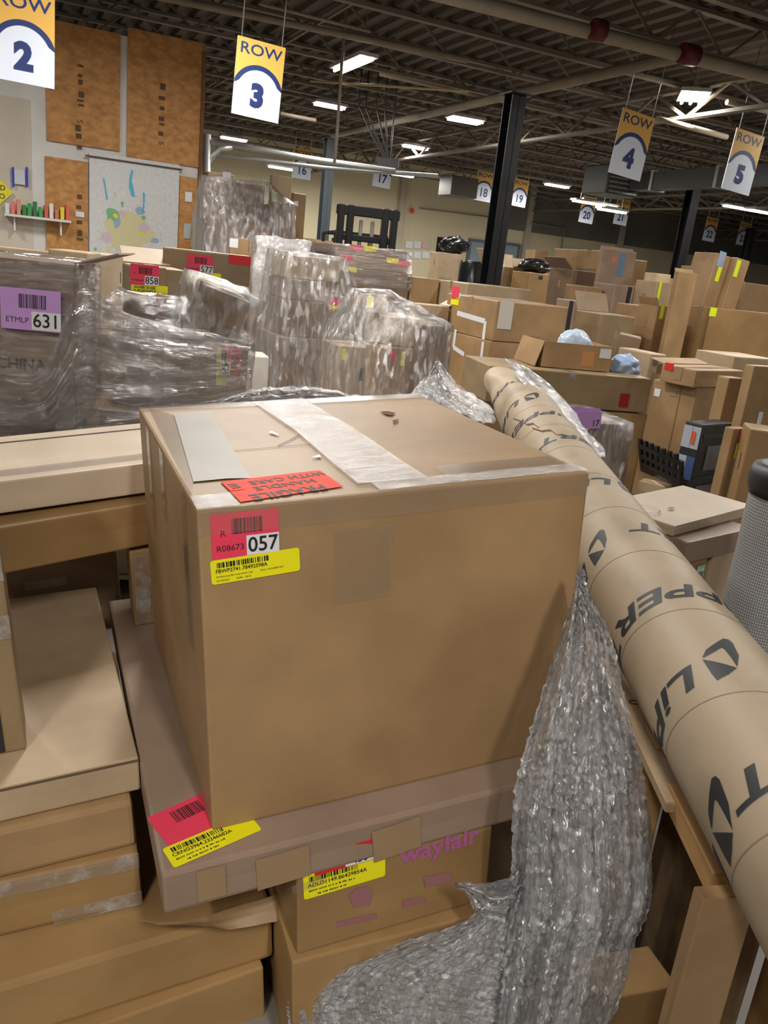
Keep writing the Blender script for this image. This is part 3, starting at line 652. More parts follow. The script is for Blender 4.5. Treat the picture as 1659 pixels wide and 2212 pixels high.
# carton with purple print below
z3 = z2 - h2 - .002
B3 = sbox((641, 1896), (1064, 1786), .55, z3, (644, 2062))
carton(B3, 'carton', 'brown carton with faded purple print and yellow label, under the flat carton', 'golden', sub=.09, bulge=.006)
PUR = plain('purple_print', srgb(170, 92, 140), .7); PURF = plain('faded_purple_print', srgb(150, 100, 100), .8)
yellow_label(B3, 'front', face_px(B3, 'front', (745, 1891)), 'ADLD1149.86429854A', .165, .058, rot=2, lines=('', ''))
pink_label(B3, 'front', face_px(B3, 'front', (744, 1850)), '450', .12, .05, rot=2, code=None, col=RED, detail=False, off=.0022)
def fprint(box, f, px, s, size, mat, rot=0, sx=1.0, name='print'):
    O_, x, y, n = box.face(f); t_ = text(name, s, size, box.obj, (0, 0), mat, .03)
    Mw = (Matrix((x, y, n)).transposed() @ Matrix.Rotation(math.radians(rot), 3, 'Z')).to_4x4(); Mw.translation = face_px(box, f, px) + n * .0012
    t_.matrix_local = box.mat().inverted() @ Mw @ Matrix.Diagonal((sx, 1, 1, 1)); return t_
fprint(B3, 'front', (950, 1826), 'wayfair', .06, PUR, 2, 1.0)
for q in ([(752, 1935), (770, 1918), (795, 1915), (806, 1930), (798, 1955), (765, 1962)], [(725, 1992), (812, 1972), (816, 1984), (728, 2004)], [(868, 1945), (915, 1936), (918, 1948), (870, 1962)]): poly_px(B3, 'front', q, 'faded_print', PURF, off=.001)
poly_px(B3, 'front', [(915, 1895), (972, 1885), (976, 1905), (918, 1916)], 'faded_print', PURF, off=.001)
poly_px(B3, 'front', [(628, 1912), (700, 1890), (700, 1905), (634, 1930)], 'packing_tape', TAPE, off=.004)
# left stack of flat cartons
zl = z2 + .012
L1 = sbox((-160, 1736), (299, 1636), (-294, 1300), zl, (-150, 1830))
L1.d = (spl(165, 1273, zl) - L1.O).dot(L1.ey)
q = hit(294, 1708, L1.O, L1.ey); L1.h = -(q - L1.O).dot(sz)
carton(L1, 'carton', 'wide pale flat carton, topmost of the left stack, holding a tall carton', 'light', sub=.09, bulge=.004)
dk = plain('corrugated_edge', (.13, .085, .045), .9)
strip(L1, 'front', [L1.pt(L1.w * k / 10, 0, -.006) for k in range(11)], .006, 'corrugated_edge', dk, off=.0014)
def lbox(a, b, c, label, mat, gap=.003, prev=None):
    """front top-left, top-right pixels and bottom-right pixel, directly below prev"""
    z = zl - sum(x.h for x in prev) - gap * len(prev)
    bx = sbox(a, b, L1.d, z, .1); q = hit(c[0], c[1], bx.O, bx.ey); bx.h = -(q - bx.O).dot(sz); carton(bx, 'carton', label, mat, sub=.09, bulge=.007, bev=.01); return bx
L2 = lbox((-160, 1832), (285, 1731), (286, 1827), 'thin brown carton second from the top of the left stack', 'kraft', prev=[L1])
L3 = lbox((-160, 1945), (299, 1845), (300, 1953), 'taped brown carton third from the top of the left stack', 'golden', prev=[L1, L2])
top_tape(L2, pos=.5, width=.05, mat=TAPEB); 
strip(L3, 'front', [L3.pt(L3.w * k / 10, 0, -.012) for k in range(11)], .04, 'packing_tape', TAPEG, off=.003, rnd=.003)
strip(L3, 'front', [L3.pt(L3.w * (.55 + .45 * k / 6), 0, -L3.h + .02) for k in range(7)], .035, 'packing_tape', TAPEG, off=.003, rnd=.003)
# lower cartons front left
z4 = zl - L1.h - L2.h - L3.h + .02
B4 = sbox((-110, 2166), (589, 1958), .62, z4 - .03, (-100, 2290))
carton(B4, 'carton', 'long brown carton with sagging lid at the lower left corner', 'golden', sub=.09, bulge=.012, bev=.012)
poly_px(B4, 'front', [(586, 1976), (629, 1962), (606, 2030)], 'inventory_label', PINK, off=.012)
B5 = sbox((60, 2272), (617, 2072), .60, z4 - .03 - B4.h, .30)
B5.w -= .05
carton(B5, 'carton', 'lowest brown carton at the bottom edge, under the sagging lid carton', 'golden', sub=.1, bulge=.008)
B6 = sbox((630, 2080), (1090, 1962), .55, z3 - B3.h - .002, .5)
carton(B6, 'carton', 'brown carton under the purple printed carton, behind the loose film', 'golden', sub=.1, bulge=.006)
# crumpled kraft sheet pinched under the flat carton
bm = bmesh.new(); grid = []
rowsP = (((300, 1990), (420, 1985), (560, 1945), (680, 1902)), ((340, 2000), (450, 1990), (570, 1955), (690, 1915)), ((385, 2000), (470, 1996), (590, 1968), (688, 1938)), ((424, 2000), (500, 2008), (600, 1990), (672, 1952)))
for i, row in enumerate(rowsP):
    grid.append([bm.verts.new(hit(u, v, B4.O - B4.ey * (.015 + .012 * i) + sz * 0, B4.ey) ) for u, v in row])
for i in range(3):
    for k in range(3): bm.faces.new((grid[i][k], grid[i][k + 1], grid[i + 1][k + 1], grid[i + 1][k]))
bmesh.ops.subdivide_edges(bm, edges=bm.edges[:], cuts=3, use_grid_fill=True, smooth=.6)
for v in bm.verts: v.co += noise.noise_vector(v.co * 14) * .006
tag(frombm('kraft_sheet', bm, None, card('kraft'), True), 'crumpled kraft paper sheet pinched below the flat carton corner', 'paper')

# tall carton standing on it
Tn = spl(58, 1618, zl)
exT = -L1.ex; P_ = Tn
q = hit(14, 886, Tn, L1.ey); ht = (q - Tn).dot(sz); wT = .42
TB = Box(Tn - L1.ex * wT + sz * ht, L1.ex, L1.ey, sz, wT, .11, ht)
carton(TB, 'carton', 'tall narrow carton with a black stripe at the left picture edge', 'olive', sub=.1, bulge=.004)
strip(TB, 'front', [TB.pt(wT - .055, 0, -ht + .005 + .09 * k) for k in range(5)], .03, 'black_stripe', plain('black_tape', (.02, .02, .024), .4), off=.002)
strip(TB, 'front', [TB.pt(wT * k / 6, 0, -.30) for k in range(4, 7)], .06, 'packing_tape', TAPEG, off=.003)
strip(TB, 'right', [TB.pt(wT, .03, -.02 - .1 * k) for k in range(6)], .04, 'packing_tape', TAPE, off=.003)
strip(TB, 'front', [TB.pt(wT * k / 6, 0, -ht * .60) for k in range(4, 7)], .05, 'packing_tape', TAPEG, off=.003)
# crosswise cartons behind, at the left
def deep(u, v, Y): return (atY(u, v, Y) - SO).dot(sz)
zc1 = deep(304, 1002, 2.08)
C1 = sbox((29, 1036), (304, 1002), (22, 941), zc1, (308, 1066)); q = hit(308, 1066, C1.O, C1.ey); C1.h = -(q - C1.O).dot(sz); C1.O = C1.O - C1.ex * .12; C1.w += .42
carton(C1, 'carton', 'pale long carton lying crosswise, upper of two, left of the big carton', 'pale', sub=.1, bulge=.003)
strip(C1, 'top', [C1.pt(C1.w * k / 8, C1.d * .83, 0) for k in range(9)], .008, 'lid_gap', plain('dark_gap', (.03, .018, .012), .9), off=.0012)
strip(C1, 'top', [C1.pt(C1.w * k / 8, C1.d * .14, 0) for k in range(9)], .06, 'packing_tape', TAPE, off=.0016)
C2 = sbox((40, 1133), (311, 1087), C1.d * 1.05, zc1 - C1.h - .01, .1); q = hit(315, 1178, C2.O, C2.ey); C2.h = -(q - C2.O).dot(sz); C2.O = C2.O - C2.ex * .12; C2.w += .42
carton(C2, 'carton', 'golden long carton lying crosswise below the pale one, left of the big carton', 'golden', sub=.1, bulge=.004)
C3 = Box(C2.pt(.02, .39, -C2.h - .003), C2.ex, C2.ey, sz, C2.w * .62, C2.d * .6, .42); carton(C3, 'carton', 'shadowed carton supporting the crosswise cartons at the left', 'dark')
poly_px(C3, 'front', [(52, 1258), (140, 1243), (146, 1262), (54, 1277)], 'packing_tape', TAPEG, off=.003)
# small wrapped carton on the flat one, behind the big carton
Pn = spl(292, 1352, z2); q = hit(287, 1190, Pn, sy); h8 = (q - Pn).dot(sz)
C8 = Box(Pn + sz * h8, sx, sy, sz, .30, .12, h8); 
if C8.pt(.3, 0, 0): carton(C8, 'carton', 'small taped carton tucked behind the big carton on its left', 'kraft', sub=.1, bulge=.004)
poly_px(C8, 'front', [(288, 1200), (326, 1195), (326, 1340), (296, 1350)], 'packing_tape', TAPEG, off=.003)

# ================================================================== TUBE, CRATE, LOOSE FILM (near right)
TR = .137
T1 = CAM + ray(1706, 1760) * 1.32; T2 = CAM + ray(1140, 903) * 3.8
tax = (T2 - T1).normalized(); te1 = tax.cross(Z).normalized(); te2 = te1.cross(tax)
def tcyl(u, v):
    d = ray(u, v); o_ = CAM - T1; dp = d - tax * d.dot(tax); op = o_ - tax * o_.dot(tax)
    A_, B_, C_ = dp.dot(dp), 2 * dp.dot(op), op.dot(op) - TR * TR; D_ = max(0, B_ * B_ - 4 * A_ * C_)
    P = o_ + d * ((-B_ - math.sqrt(D_)) / 2 / A_); return P.dot(tax), math.atan2(P.dot(te2), P.dot(te1))
def tpt(s, th, r=TR):
    sq = max(0.0, min(1.0, (s - 2.75) / .85))              # crushed far end
    a, b = 1 - .25 * sq, 1 - .55 * sq
    w = noise.noise(V((s * 5, math.cos(th) * 1.5, math.sin(th) * 1.5))) * .018 * min(1, max(0, s - 2.0))
    return T1 + tax * s + (te1 * math.cos(th) * a + te2 * math.sin(th) * b) * (r + w)
TS0, TS1, TN = -.45, 3.62, 56
bm = bmesh.new(); rings = []
for i in range(64):
    s = TS0 + (TS1 - TS0) * i / 63; rings.append([bm.verts.new(tpt(s, 2 * math.pi * k / TN)) for k in range(TN)])
for i in range(63):
    for k in range(TN): bm.faces.new((rings[i][k], rings[i][(k + 1) % TN], rings[i + 1][(k + 1) % TN], rings[i + 1][k]))
TUBEM = noisy('tan_tube_paper', (.22, .17, .115), (.40, .315, .215), 6, rough=.55, bump=.08, stretch=(1, .6, 1), lo=.2, hi=.5, detail=9)
ca = bm.faces.new(rings[0][::-1]); cb = bm.faces.new(rings[-1])
bmesh.ops.recalc_face_normals(bm, faces=bm.faces)
TUBEO = frombm('cardboard_tube', bm, None, TUBEM, True); tag(TUBEO, 'long tan cardboard tube with black repeating logo print, crushed far end', 'tube')
def wrap_print(name, verts, faces, s0, th0, lift=.0008):
    """flat print (x along the text, y up) bent round the tube"""
    bm = bmesh.new(); vv = [bm.verts.new((p[0], p[1], 0)) for p in verts]
    for f in faces:
        try: bm.faces.new([vv[i] for i in f])
        except ValueError: pass
    xs = [p[0] for p in verts]; x = min(xs) + .008
    while x < max(xs):
        bmesh.ops.bisect_plane(bm, geom=bm.verts[:] + bm.edges[:] + bm.faces[:], plane_co=(x, 0, 0), plane_no=(1, 0, 0)); x += .008
    for v in bm.verts: v.co = tpt(s0 - v.co.y, th0 + v.co.x / TR, TR + lift)
    return frombm(name, bm, TUBEO, INKT)
lg_s, lg_t = tcyl(1557, 1432)
def lgp(x, y):
    s, t_ = tcyl(1040 + x * .3731, 1200 + y * .3731); return ((t_ - lg_t) * TR, -(s - lg_s))
LOGO1 = [lgp(*p) for p in ((1280, 603), (1480, 652), (1430, 690), (1365, 724), (1330, 680))]
LOGO2o = [lgp(*p) for p in ((1280, 590), (1300, 548), (1350, 512), (1400, 482), (1430, 488), (1455, 508), (1490, 580), (1482, 645))]
LOGO2i = [lgp(*p) for p in ((1286, 592), (1310, 580), (1350, 558), (1385, 536), (1395, 535), (1410, 545), (1445, 590), (1478, 640))]
lw = text_mesh('LiPPERT', .086, .022, shear=.18, spacing=1.0); xs = [v.co.x for v in lw.vertices]; xsc = .475 / (max(xs) - min(xs)); xc = (max(xs) + min(xs)) / 2
LWV = [((v.co.x - xc) * xsc, v.co.y) for v in lw.vertices]; LWF = [tuple(p.vertices) for p in lw.polygons]
bpy.data.meshes.remove(lw)
def ring_print(s0, th0):
    wrap_print('logo_print', LOGO1, [tuple(range(5))], s0, th0)
    n = len(LOGO2o); wrap_print('logo_print', LOGO2o + LOGO2i, [(i, i + 1, n + i + 1, n + i) for i in range(n - 1)], s0, th0)
    wrap_print('name_print', LWV, LWF, s0 + .0, th0 + (.285 / TR))
d2r = math.radians
for s0, t0 in ((.886, 149), (.93, -111), (.55, -3), (lg_s, math.degrees(lg_t)), (-.04, -58), (-.06, 178), (1.31, 60), (1.72, 160), (1.83, -70), (2.2, 20), (2.48, 106), (2.9, 60)): ring_print(s0, d2r(t0))
for k in range(-2, 12):                               # spiral winding seams
    bm = bmesh.new(); prev = None
    for j in range(41):
        th = d2r(-20 + 240 * j / 40); s = k * .31 + .09 + .12 * (j / 40)
        if s < TS0 or s > 2.7: prev = None; continue
        cur = [bm.verts.new(tpt(s - .0012, th, TR + .0005)), bm.verts.new(tpt(s + .0012, th, TR + .0005))]
        if prev: bm.faces.new((prev[0], prev[1], cur[1], cur[0]))
        prev = cur
    frombm('winding_seam', bm, TUBEO, plain('seam_brown', (.24, .185, .125), .8))
# torn crack marks on the far part of the tube
for pts in (((1110, 905), (1125, 910), (1140, 918), (1152, 915), (1165, 925)), ((1150, 925), (1170, 932), (1190, 930), (1203, 940))):
    bm = bmesh.new(); prev = None
    for p in pts:
        s, th = tcyl(*p); cur = [bm.verts.new(tpt(s - .012, th, TR + .002)), bm.verts.new(tpt(s + .012, th, TR + .002))]
        if prev: bm.faces.new((prev[0], prev[1], cur[1], cur[0]))
        prev = cur
    frombm('tear', bm, TUBEO, DENT)

# wooden crate carrying the tube
WOOD = noisy('weathered_pine', (.30, .21, .12), (.44, .32, .19), 5, rough=.75, bump=.2, stretch=(6, 1, 6), fine=40)
WOODO = noisy('orange_pine', (.36, .20, .075), (.46, .27, .11), 5, rough=.7, bump=.15, stretch=(6, 1, 6), fine=40)
WOODD = noisy('dark_chipboard', (.10, .062, .03), (.17, .105, .05), 14, rough=.8, bump=.2)
CR = empty('wooden_crate', (.9, 1.5, 0)); tag(CR, 'wooden crate of pine boards and chipboard carrying the printed tube', 'crate')
def cpart(name, c, s, mat, rot=None):
    bm = bmesh.new(); bbox(bm, V(c) - CR.location, s, rot); bmesh.ops.bevel(bm, geom=bm.edges[:], offset=.003, segments=1, affect='EDGES'); return frombm(name, bm, CR, mat)
zt_ = .662
cpart('board', (.665, 1.86, zt_ - .012), (.09, .95, .024), WOOD)
cpart('board', (.655, 1.31, zt_ - .015), (.035, .26, .05), WOODO)
for i in range(2): cpart('board', (.765 + .09 * i, 1.62, zt_ - .014), (.08, 1.4, .024), WOOD)
cpart('crossbar', (.79, 1.40, zt_ - .05), (.2, .045, .045), WOODO)
cpart('panel', (.76, 1.45, .34), (.012, .50, .60), WOODD)
cpart('panel', (.70, 1.95, .34), (.012, .45, .60), WOODD)
cpart('post', (.675, 1.62, .335), (.04, .09, .66), WOODO)
cpart('post', (.675, 2.25, .335), (.04, .09, .66), WOODO)
cpart('rail', (.775, 1.45, .07), (.018, .5, .10), WOODO)
for x in (.865,): cpart('post', (x, 2.25, .335), (.05, .09, .66), WOODO); cpart('post', (x, 1.25, .335), (.05, .09, .66), WOODO)
t_ = text('stencil_print', '0', .05, CR, (.66 - .9, 1.78 - 1.5), plain('stencil_ink', (.05, .035, .02), .9), z=zt_ + .001, rot=-1.5)
# carton standing against the crate, and a small carton on the floor
def carton_at(O, yaw, w, d, h, label, mat, tilt=(0, 0), **kw):
    ex, ey, ez = frame_from(yaw, tilt); bx = Box(V(O), ex, ey, ez, w, d, h); carton(bx, kw.pop('name', 'carton'), label, mat, **kw); return bx
P_ = atZ(1335, 2155, .22); Q_ = atZ(1499, 2124, .22)
yw = math.degrees(math.atan2(Q_.y - P_.y, Q_.x - P_.x))
bx = Box(P_ - frame_from(yw)[0] * .12, *frame_from(yw), (Q_ - P_).length + .08, .11, .22); carton(bx, 'carton', 'small golden carton on the floor below the crate, right of the hanging film', 'golden', sub=.08, bulge=.004)
SHC = Box(atY(1540, 1868, 1.10), *frame_from(12), .10, .03, atY(1540, 1868, 1.10).z); SHC.O.z = min(SHC.O.z, .685); SHC.h = SHC.O.z; carton(SHC, 'carton', 'upright brown carton leaning beside the crate under the tube', 'kraft', sub=.08, bulge=.01)

DKB = Box(V((.33, 1.72, .52)), *frame_from(24), .26, .5, .52); carton(DKB, 'carton', 'added dark carton filling the shaded gap behind the hanging film', 'dark')  # added to hide the floor; dark colour stands in for shade
# loose stretch film hanging from the big carton's right edge
def sheet(name, label, rows, n, bulge, fold, seed, mat, group=None, sub=2, rough=.006):
    """rows of (left pixel, right pixel, distance left, distance right): a sheet hanging at those distances"""
    bm = bmesh.new(); g = []; uv = []
    m_ = len(rows); steps = (m_ - 1) * sub + 1
    for i in range(steps):
        f = i / sub; k = min(int(f), m_ - 2); t_ = f - k
        def cr(a0, a1, a2, a3):
            return .5 * ((2 * a1) + (-a0 + a2) * t_ + (2 * a0 - 5 * a1 + 4 * a2 - a3) * t_ * t_ + (-a0 + 3 * a1 - 3 * a2 + a3) * t_ ** 3)
        R_ = [rows[max(0, k - 1)], rows[k], rows[k + 1], rows[min(m_ - 1, k + 2)]]
        val = [cr(*(r[j] for r in R_)) for j in range(6)]
        row = []
        for j in range(n + 1):
            x = j / n; u = val[0] * (1 - x) + val[2] * x; v = val[1] * (1 - x) + val[3] * x
            Y = val[4] * (1 - x) + val[5] * x
            Y -= bulge * math.sin(math.pi * x) * min(1, i / (steps * .3))
            Y += fold * (noise.noise(V((x * 9 + seed, i / steps * 1.6, seed))) + .5 * noise.noise(V((x * 22, i / steps * 3.5 + seed, 3)))) * min(1, i / (steps * .12))
            P = atY(u, v, Y) + noise.noise_vector(V((x * 30, i * .55, seed))) * rough
            row.append(bm.verts.new(P)); uv.append((x, i / steps))
        g.append(row)
    ul = bm.loops.layers.uv.new('UVMap'); idx = {}
    for i, row in enumerate(g):
        for j, v in enumerate(row): idx[v] = (j / n, i / (steps - 1))
    for i in range(steps - 1):
        for j in range(n):
            f = bm.faces.new((g[i][j], g[i][j + 1], g[i + 1][j + 1], g[i + 1][j])); f.smooth = True
            for lp in f.loops: lp[ul].uv = idx[lp.vert]
    o = frombm(name, bm, None, mat); tag(o, label, 'plastic film', group); return o
sheet('stretch_film', 'long bunch of loose clear film hanging from the big carton, right', [
    (1250, 1232, 1262, 1232, 1.46, 1.46), (1238, 1290, 1272, 1280, 1.45, 1.46), (1207, 1385, 1322, 1380, 1.42, 1.48), (1172, 1490, 1346, 1490, 1.38, 1.48), (1135, 1610, 1372, 1600, 1.34, 1.46),
    (1111, 1710, 1396, 1700, 1.31, 1.44), (1105, 1830, 1406, 1810, 1.29, 1.42), (1104, 1950, 1408, 1945, 1.28, 1.38), (1092, 2060, 1372, 2035, 1.27, 1.35), (1082, 2150, 1342, 2150, 1.26, 1.32), (1072, 2260, 1300, 2260, 1.25, 1.3)], 84, .07, .05, 4.0, FILMD, sub=18)
sheet('stretch_film', 'loose clear film trailing left across the low cartons at the bottom', [
    (1112, 1880, 1150, 1890, 1.30, 1.31), (1012, 1985, 1140, 1975, 1.31, 1.31), (850, 2038, 1132, 2060, 1.30, 1.3), (690, 2085, 1125, 2120, 1.29, 1.3), (630, 2150, 1118, 2170, 1.28, 1.29), (622, 2200, 1112, 2230, 1.27, 1.28), (640, 2270, 1105, 2280, 1.26, 1.27)], 84, .05, .04, 9.0, FILMD, sub=18)
sheet('stretch_film', 'short torn tongue of clear film left of the hanging bunch', [
    (978, 1912, 986, 1908, 1.30, 1.30), (1010, 1935, 1040, 1908, 1.30, 1.3), (1040, 1990, 1085, 1900, 1.3, 1.3), (1085, 2000, 1125, 1890, 1.3, 1.3)], 12, .02, .02, 2.0, FILMD, sub=6)

# ================================================================== PILES OF CARTONS
SPEC = []
def bx_(key, label, mat, N, Y, yaw, R, L, B, tilt=(0, 0), **kw): b_ = solve(N, Y, yaw, R, L, B, tilt); b_.keep = isinstance(L, tuple); SPEC.append(dict(key=key, label=label, mat=mat, box=b_, kw=kw))
# left wrapped pallet
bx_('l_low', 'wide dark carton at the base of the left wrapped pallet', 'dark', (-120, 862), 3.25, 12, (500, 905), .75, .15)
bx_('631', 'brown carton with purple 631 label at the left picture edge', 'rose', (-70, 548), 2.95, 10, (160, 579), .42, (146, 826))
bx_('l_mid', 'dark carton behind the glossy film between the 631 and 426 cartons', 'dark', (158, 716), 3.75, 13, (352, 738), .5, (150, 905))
bx_('426', 'carton with sideways 426 label on the left wrapped pallet', 'rose', (352, 727), 3.5, 13, (538, 744), .45, (346, 874))
bx_('l_lump', 'tilted brown carton bulging under the film right of the 858 carton', 'dark', (446, 617), 3.54, 30, .21, .22, -.30, tilt=(16, 8))
bx_('l_lump2', 'grey-brown carton under the film below the 858 carton', 'rose', (268, 636), 3.62, 20, (392, 652), .3, -.27)
bx_('858', 'brown carton with pink 858 label, open flap on top', 'olive', (287, 574), 3.72, 26, (402, 586), (192, 551), -.21)
bx_('577', 'brown carton with pink 577 and red labels, highest on the left pallet', 'olive', (352, 533), 4.15, 13, (542, 554), .4, -.34)
bx_('l_b1', 'long pale carton behind the 631 carton', 'light', (-60, 526), 5.4, 8, (182, 549), .5, -.25)
bx_('l_b2', 'small pale carton left of the 858 carton, behind it', 'light', (104, 537), 5.0, 8, (190, 547), .35, -.25)
bx_('l_b3', 'thin pale flat carton between the 858 carton and the map', 'pale', (186, 546), 5.6, 10, (266, 556), .5, -.14)
# centre: tall white-wrapped stack
bx_('a4', 'wide brown carton at the base of the tall wrapped stack', 'rose', (603, 727), 8.2, 26, (726, 742), .8, .15)
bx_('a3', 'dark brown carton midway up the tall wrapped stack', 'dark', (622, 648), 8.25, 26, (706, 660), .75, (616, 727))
bx_('a2', 'brown carton below the top of the tall wrapped stack', 'rose', (628, 602), 8.3, 26, (706, 612), .75, (624, 647))
bx_('a1', 'pale carton topping the tall wrapped stack', 'light', (628, 550), 8.3, 26, (736, 564), (588, 536), (624, 601))
bx_('a5', 'dark carton with pink and yellow labels right of the tall wrapped stack', 'olive', (706, 640), 8.6, 26, (768, 650), .6, (700, 735))
bx_('a7', 'black printed carton with red panel low on the tall wrapped stack', 'black', (731, 743), 8.45, 26, (772, 748), .5, .15)
bx_('a8', 'carton at the far side of the tall wrapped stack, lower left', 'kraft', (558, 690), 9.4, 26, (590, 696), .5, .15)
bx_('a9', 'carton peeping out left of the tall wrapped stack, under plastic', 'kraft', (548, 585), 10.4, 26, (588, 590), .6, .15)
# centre back: layered stack
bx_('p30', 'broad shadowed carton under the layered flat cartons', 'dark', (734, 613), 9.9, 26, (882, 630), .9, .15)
bx_('p33', 'brown flat carton, third layer of the stack behind the tall wrap', 'rose', (733, 576), 9.9, 26, (882, 594), .9, (729, 612))
bx_('p32', 'brown flat carton with pink end labels, second layer of that stack', 'rose', (741, 549), 9.95, 26, (882, 566), .8, (738, 575))
bx_('p31', 'brown flat carton with red and yellow labels topping the layered stack', 'rose', (727, 528), 10.0, 26, (880, 547), .8, (725, 548))
# centre right: slanting wrapped pallet
bx_('b5', 'tan carton at the left base of the slanting film pallet', 'light', (733, 747), 7.2, 24, (806, 756), .5, .15)
bx_('b3', 'brown carton with white tag at the base of the slanting film pallet', 'kraft', (818, 750), 7.0, 24, (914, 763), .7, .15)
bx_('b1', 'tall tan carton under the film peak of the slanting pallet', 'light', (781, 634), 7.3, 24, (842, 642), (766, 629), (771, 747))
bx_('b2', 'tan carton under the sloping film of the slanting pallet', 'light', (844, 684), 7.2, 24, (922, 695), .6, (838, 752))
bx_('b4', 'dark brown carton at the right end of the slanting film pallet', 'dark', (912, 702), 7.0, 24, (966, 708), .5, .15)
bx_('b6', 'tan open-top carton behind the slanting film pallet', 'light', (900, 656), 8.6, 26, (972, 664), (880, 640), .15)
bx_('b7', 'long flat carton lying behind the slanting film pallet', 'kraft', (890, 598), 10.3, 26, (948, 618), .7, .15)
# big furniture cartons
bx_('r1b', 'large lower furniture carton with white tape, below its twin', 'kraft', (1059, 737), 8.0, 26, (1226, 738), (961, 702), .15)
bx_('r1', 'large furniture carton with red tag and white tape frame on its left side', 'kraft', (1075, 650), 8.0, 26, (1244, 645), (970, 612), (1061, 736))
bx_('r0', 'large tan furniture carton behind the white-taped one', 'light', (1010, 612), 9.9, 26, (1150, 612), (946, 583), .15)
bx_('r2', 'long slim brown carton with dark red square, lying before the furniture cartons', 'olive', (1058, 790), 5.7, 14, (1408, 826), (1003, 770), (1052, 862))
bx_('r2b', 'carton supporting the left end of the long slim carton', 'kraft', (1020, 856), 5.9, 14, (1160, 872), .5, .15)
bx_('r2c', 'carton supporting the right end of the long slim carton', 'kraft', (1270, 886), 5.9, 14, (1400, 902), .5, .15)
# right field
bx_('r4', 'olive-brown carton with film rim behind the open carton', 'olive', (1300, 678), 8.6, 20, (1374, 684), .5, .15)
bx_('r5', 'dark carton with white arrow print right of the open carton', 'dark', (1338, 720), 7.9, -14, (1390, 722), .3, .15, tilt=(6, 0))
bx_('r6', 'tall brown carton with crumpled rim and blue label', 'rose', (1303, 535), 10.6, 26, (1376, 546), (1296, 533), .15)
bx_('r7a', 'crooked brown carton balanced left of the tall crumpled carton', 'kraft', (1246, 539), 11.2, 26, (1300, 556), .5, (1243, 575), tilt=(-4, 0))
bx_('r7b', 'brown carton under the crooked one, left of the tall carton', 'dark', (1238, 582), 11.0, 26, (1296, 596), .5, .15)
bx_('r7c', 'small tan carton in front of the tall crumpled carton', 'kraft', (1266, 618), 10.0, 26, (1302, 624), .4, .15)
bx_('r8', 'brown carton with a black stripe right of the tall crumpled carton', 'rose', (1330, 614), 10.0, 26, (1388, 622), .4, .15)
bx_('r9', 'brown carton low between the furniture carton and the open carton', 'rose', (1248, 650), 9.4, 26, (1297, 656), .4, .15)
bx_('r10', 'upright golden kraft sack right of the tall crumpled carton', 'golden', (1369, 560), 12.5, 26, (1399, 566), .3, .15)
bx_('r11a', 'carton with long yellow tag and white sheet, left of the tall post carton', 'kraft', (1384, 660), 9.2, 26, (1424, 667), .4, .15)
bx_('r11b', 'pale carton with yellow tag, upper left of the tall post carton', 'light', (1420, 608), 9.8, 26, (1460, 614), .4, .15)
bx_('r11c', 'slim carton with yellow tags beside the tall post carton', 'kraft', (1422, 660), 8.9, 26, (1450, 664), .3, .15)
bx_('r12', 'tall post-like carton standing on end', 'kraft', (1468, 586), 8.6, 30, (1508, 592), (1457, 584), .15)
bx_('r13', 'big brown carton with yellow tag at the right picture edge', 'golden', (1538, 664), 8.8, 22, (1720, 686), (1494, 654), .15)
bx_('r14a', 'tall leaning carton with blue and yellow tags atop the big right carton', 'kraft', (1551, 546), 9.4, 26, (1590, 553), .35, -.56, tilt=(7, 0))
bx_('r14b', 'tall leaning carton with yellow tag, right of its leaning twin', 'kraft', (1594, 556), 9.4, 26, (1622, 562), .35, -.52, tilt=(7, 0))
bx_('r15', 'small carton left of the two leaning cartons', 'kraft', (1516, 576), 10.4, 26, (1544, 580), .35, .15)
bx_('r16', 'brown carton right of the two leaning cartons', 'kraft', (1610, 610), 11.0, 26, (1700, 622), .5, .15)
bx_('r16b', 'low brown carton between the leaning cartons and the wall', 'dark', (1580, 625), 12.0, 26, (1640, 632), .5, .15)
bx_('r18', 'large corrugated carton with open dark side below the slim right cartons', 'kraft', (1508, 838), 5.7, 40, (1572, 838), (1408, 808), .15)
bx_('r17', 'flat carton with red and white tag lying on the large corrugated carton', 'kraft', (1506, 800), 5.65, 40, (1606, 806), (1433, 778), (1503, 836))
bx_('r19', 'tan carton with dark print left of the flat red-tagged carton', 'light', (1408, 764), 6.6, 26, (1440, 770), .4, .15)
bx_('r20', 'tall brown carton with white tag at the right picture edge', 'kraft', (1630, 790), 5.0, 28, (1720, 800), (1611, 782), .15)
bx_('r21', 'narrow brown carton left of the tall right-edge carton', 'kraft', (1576, 816), 5.3, 28, (1606, 818), .3, .15)
bx_('r22', 'pale carton lying behind the tall right-edge carton', 'light', (1588, 770), 6.4, 26, (1680, 780), .4, .15)
bx_('r23', 'brown carton with yellow and red tags right of the tool carton', 'kraft', (1586, 926), 4.5, 30, (1618, 926), (1566, 922), .15)
bx_('r24', 'carton with green printed swirl at the right picture edge', 'golden', (1622, 926), 4.3, -12, (1720, 936), .25, .15)
bx_('prod', 'glossy tool carton covered in product pictures', 'black', (1519, 918), 5.0, 40, (1584, 914), (1481, 909), .15)
bx_('w17', 'shrink-wrapped carton with purple label right of the tube', 'rose', (1236, 912), 4.7, 20, (1358, 918), .45, .15)
bx_('wopen', 'small white-lined carton beside the tall wrapped stack, low left', 'white', (540, 768), 6.6, 20, (582, 773), .3, .15)
bx_('f7', 'far tan carton in a row behind the two black columns', 'light', (1500, 612), 14, 26, (1540, 617), .5, .15)
bx_('f8', 'far brown carton just right of the second black column', 'kraft', (1440, 600), 16.5, 26, (1472, 604), .5, .15)
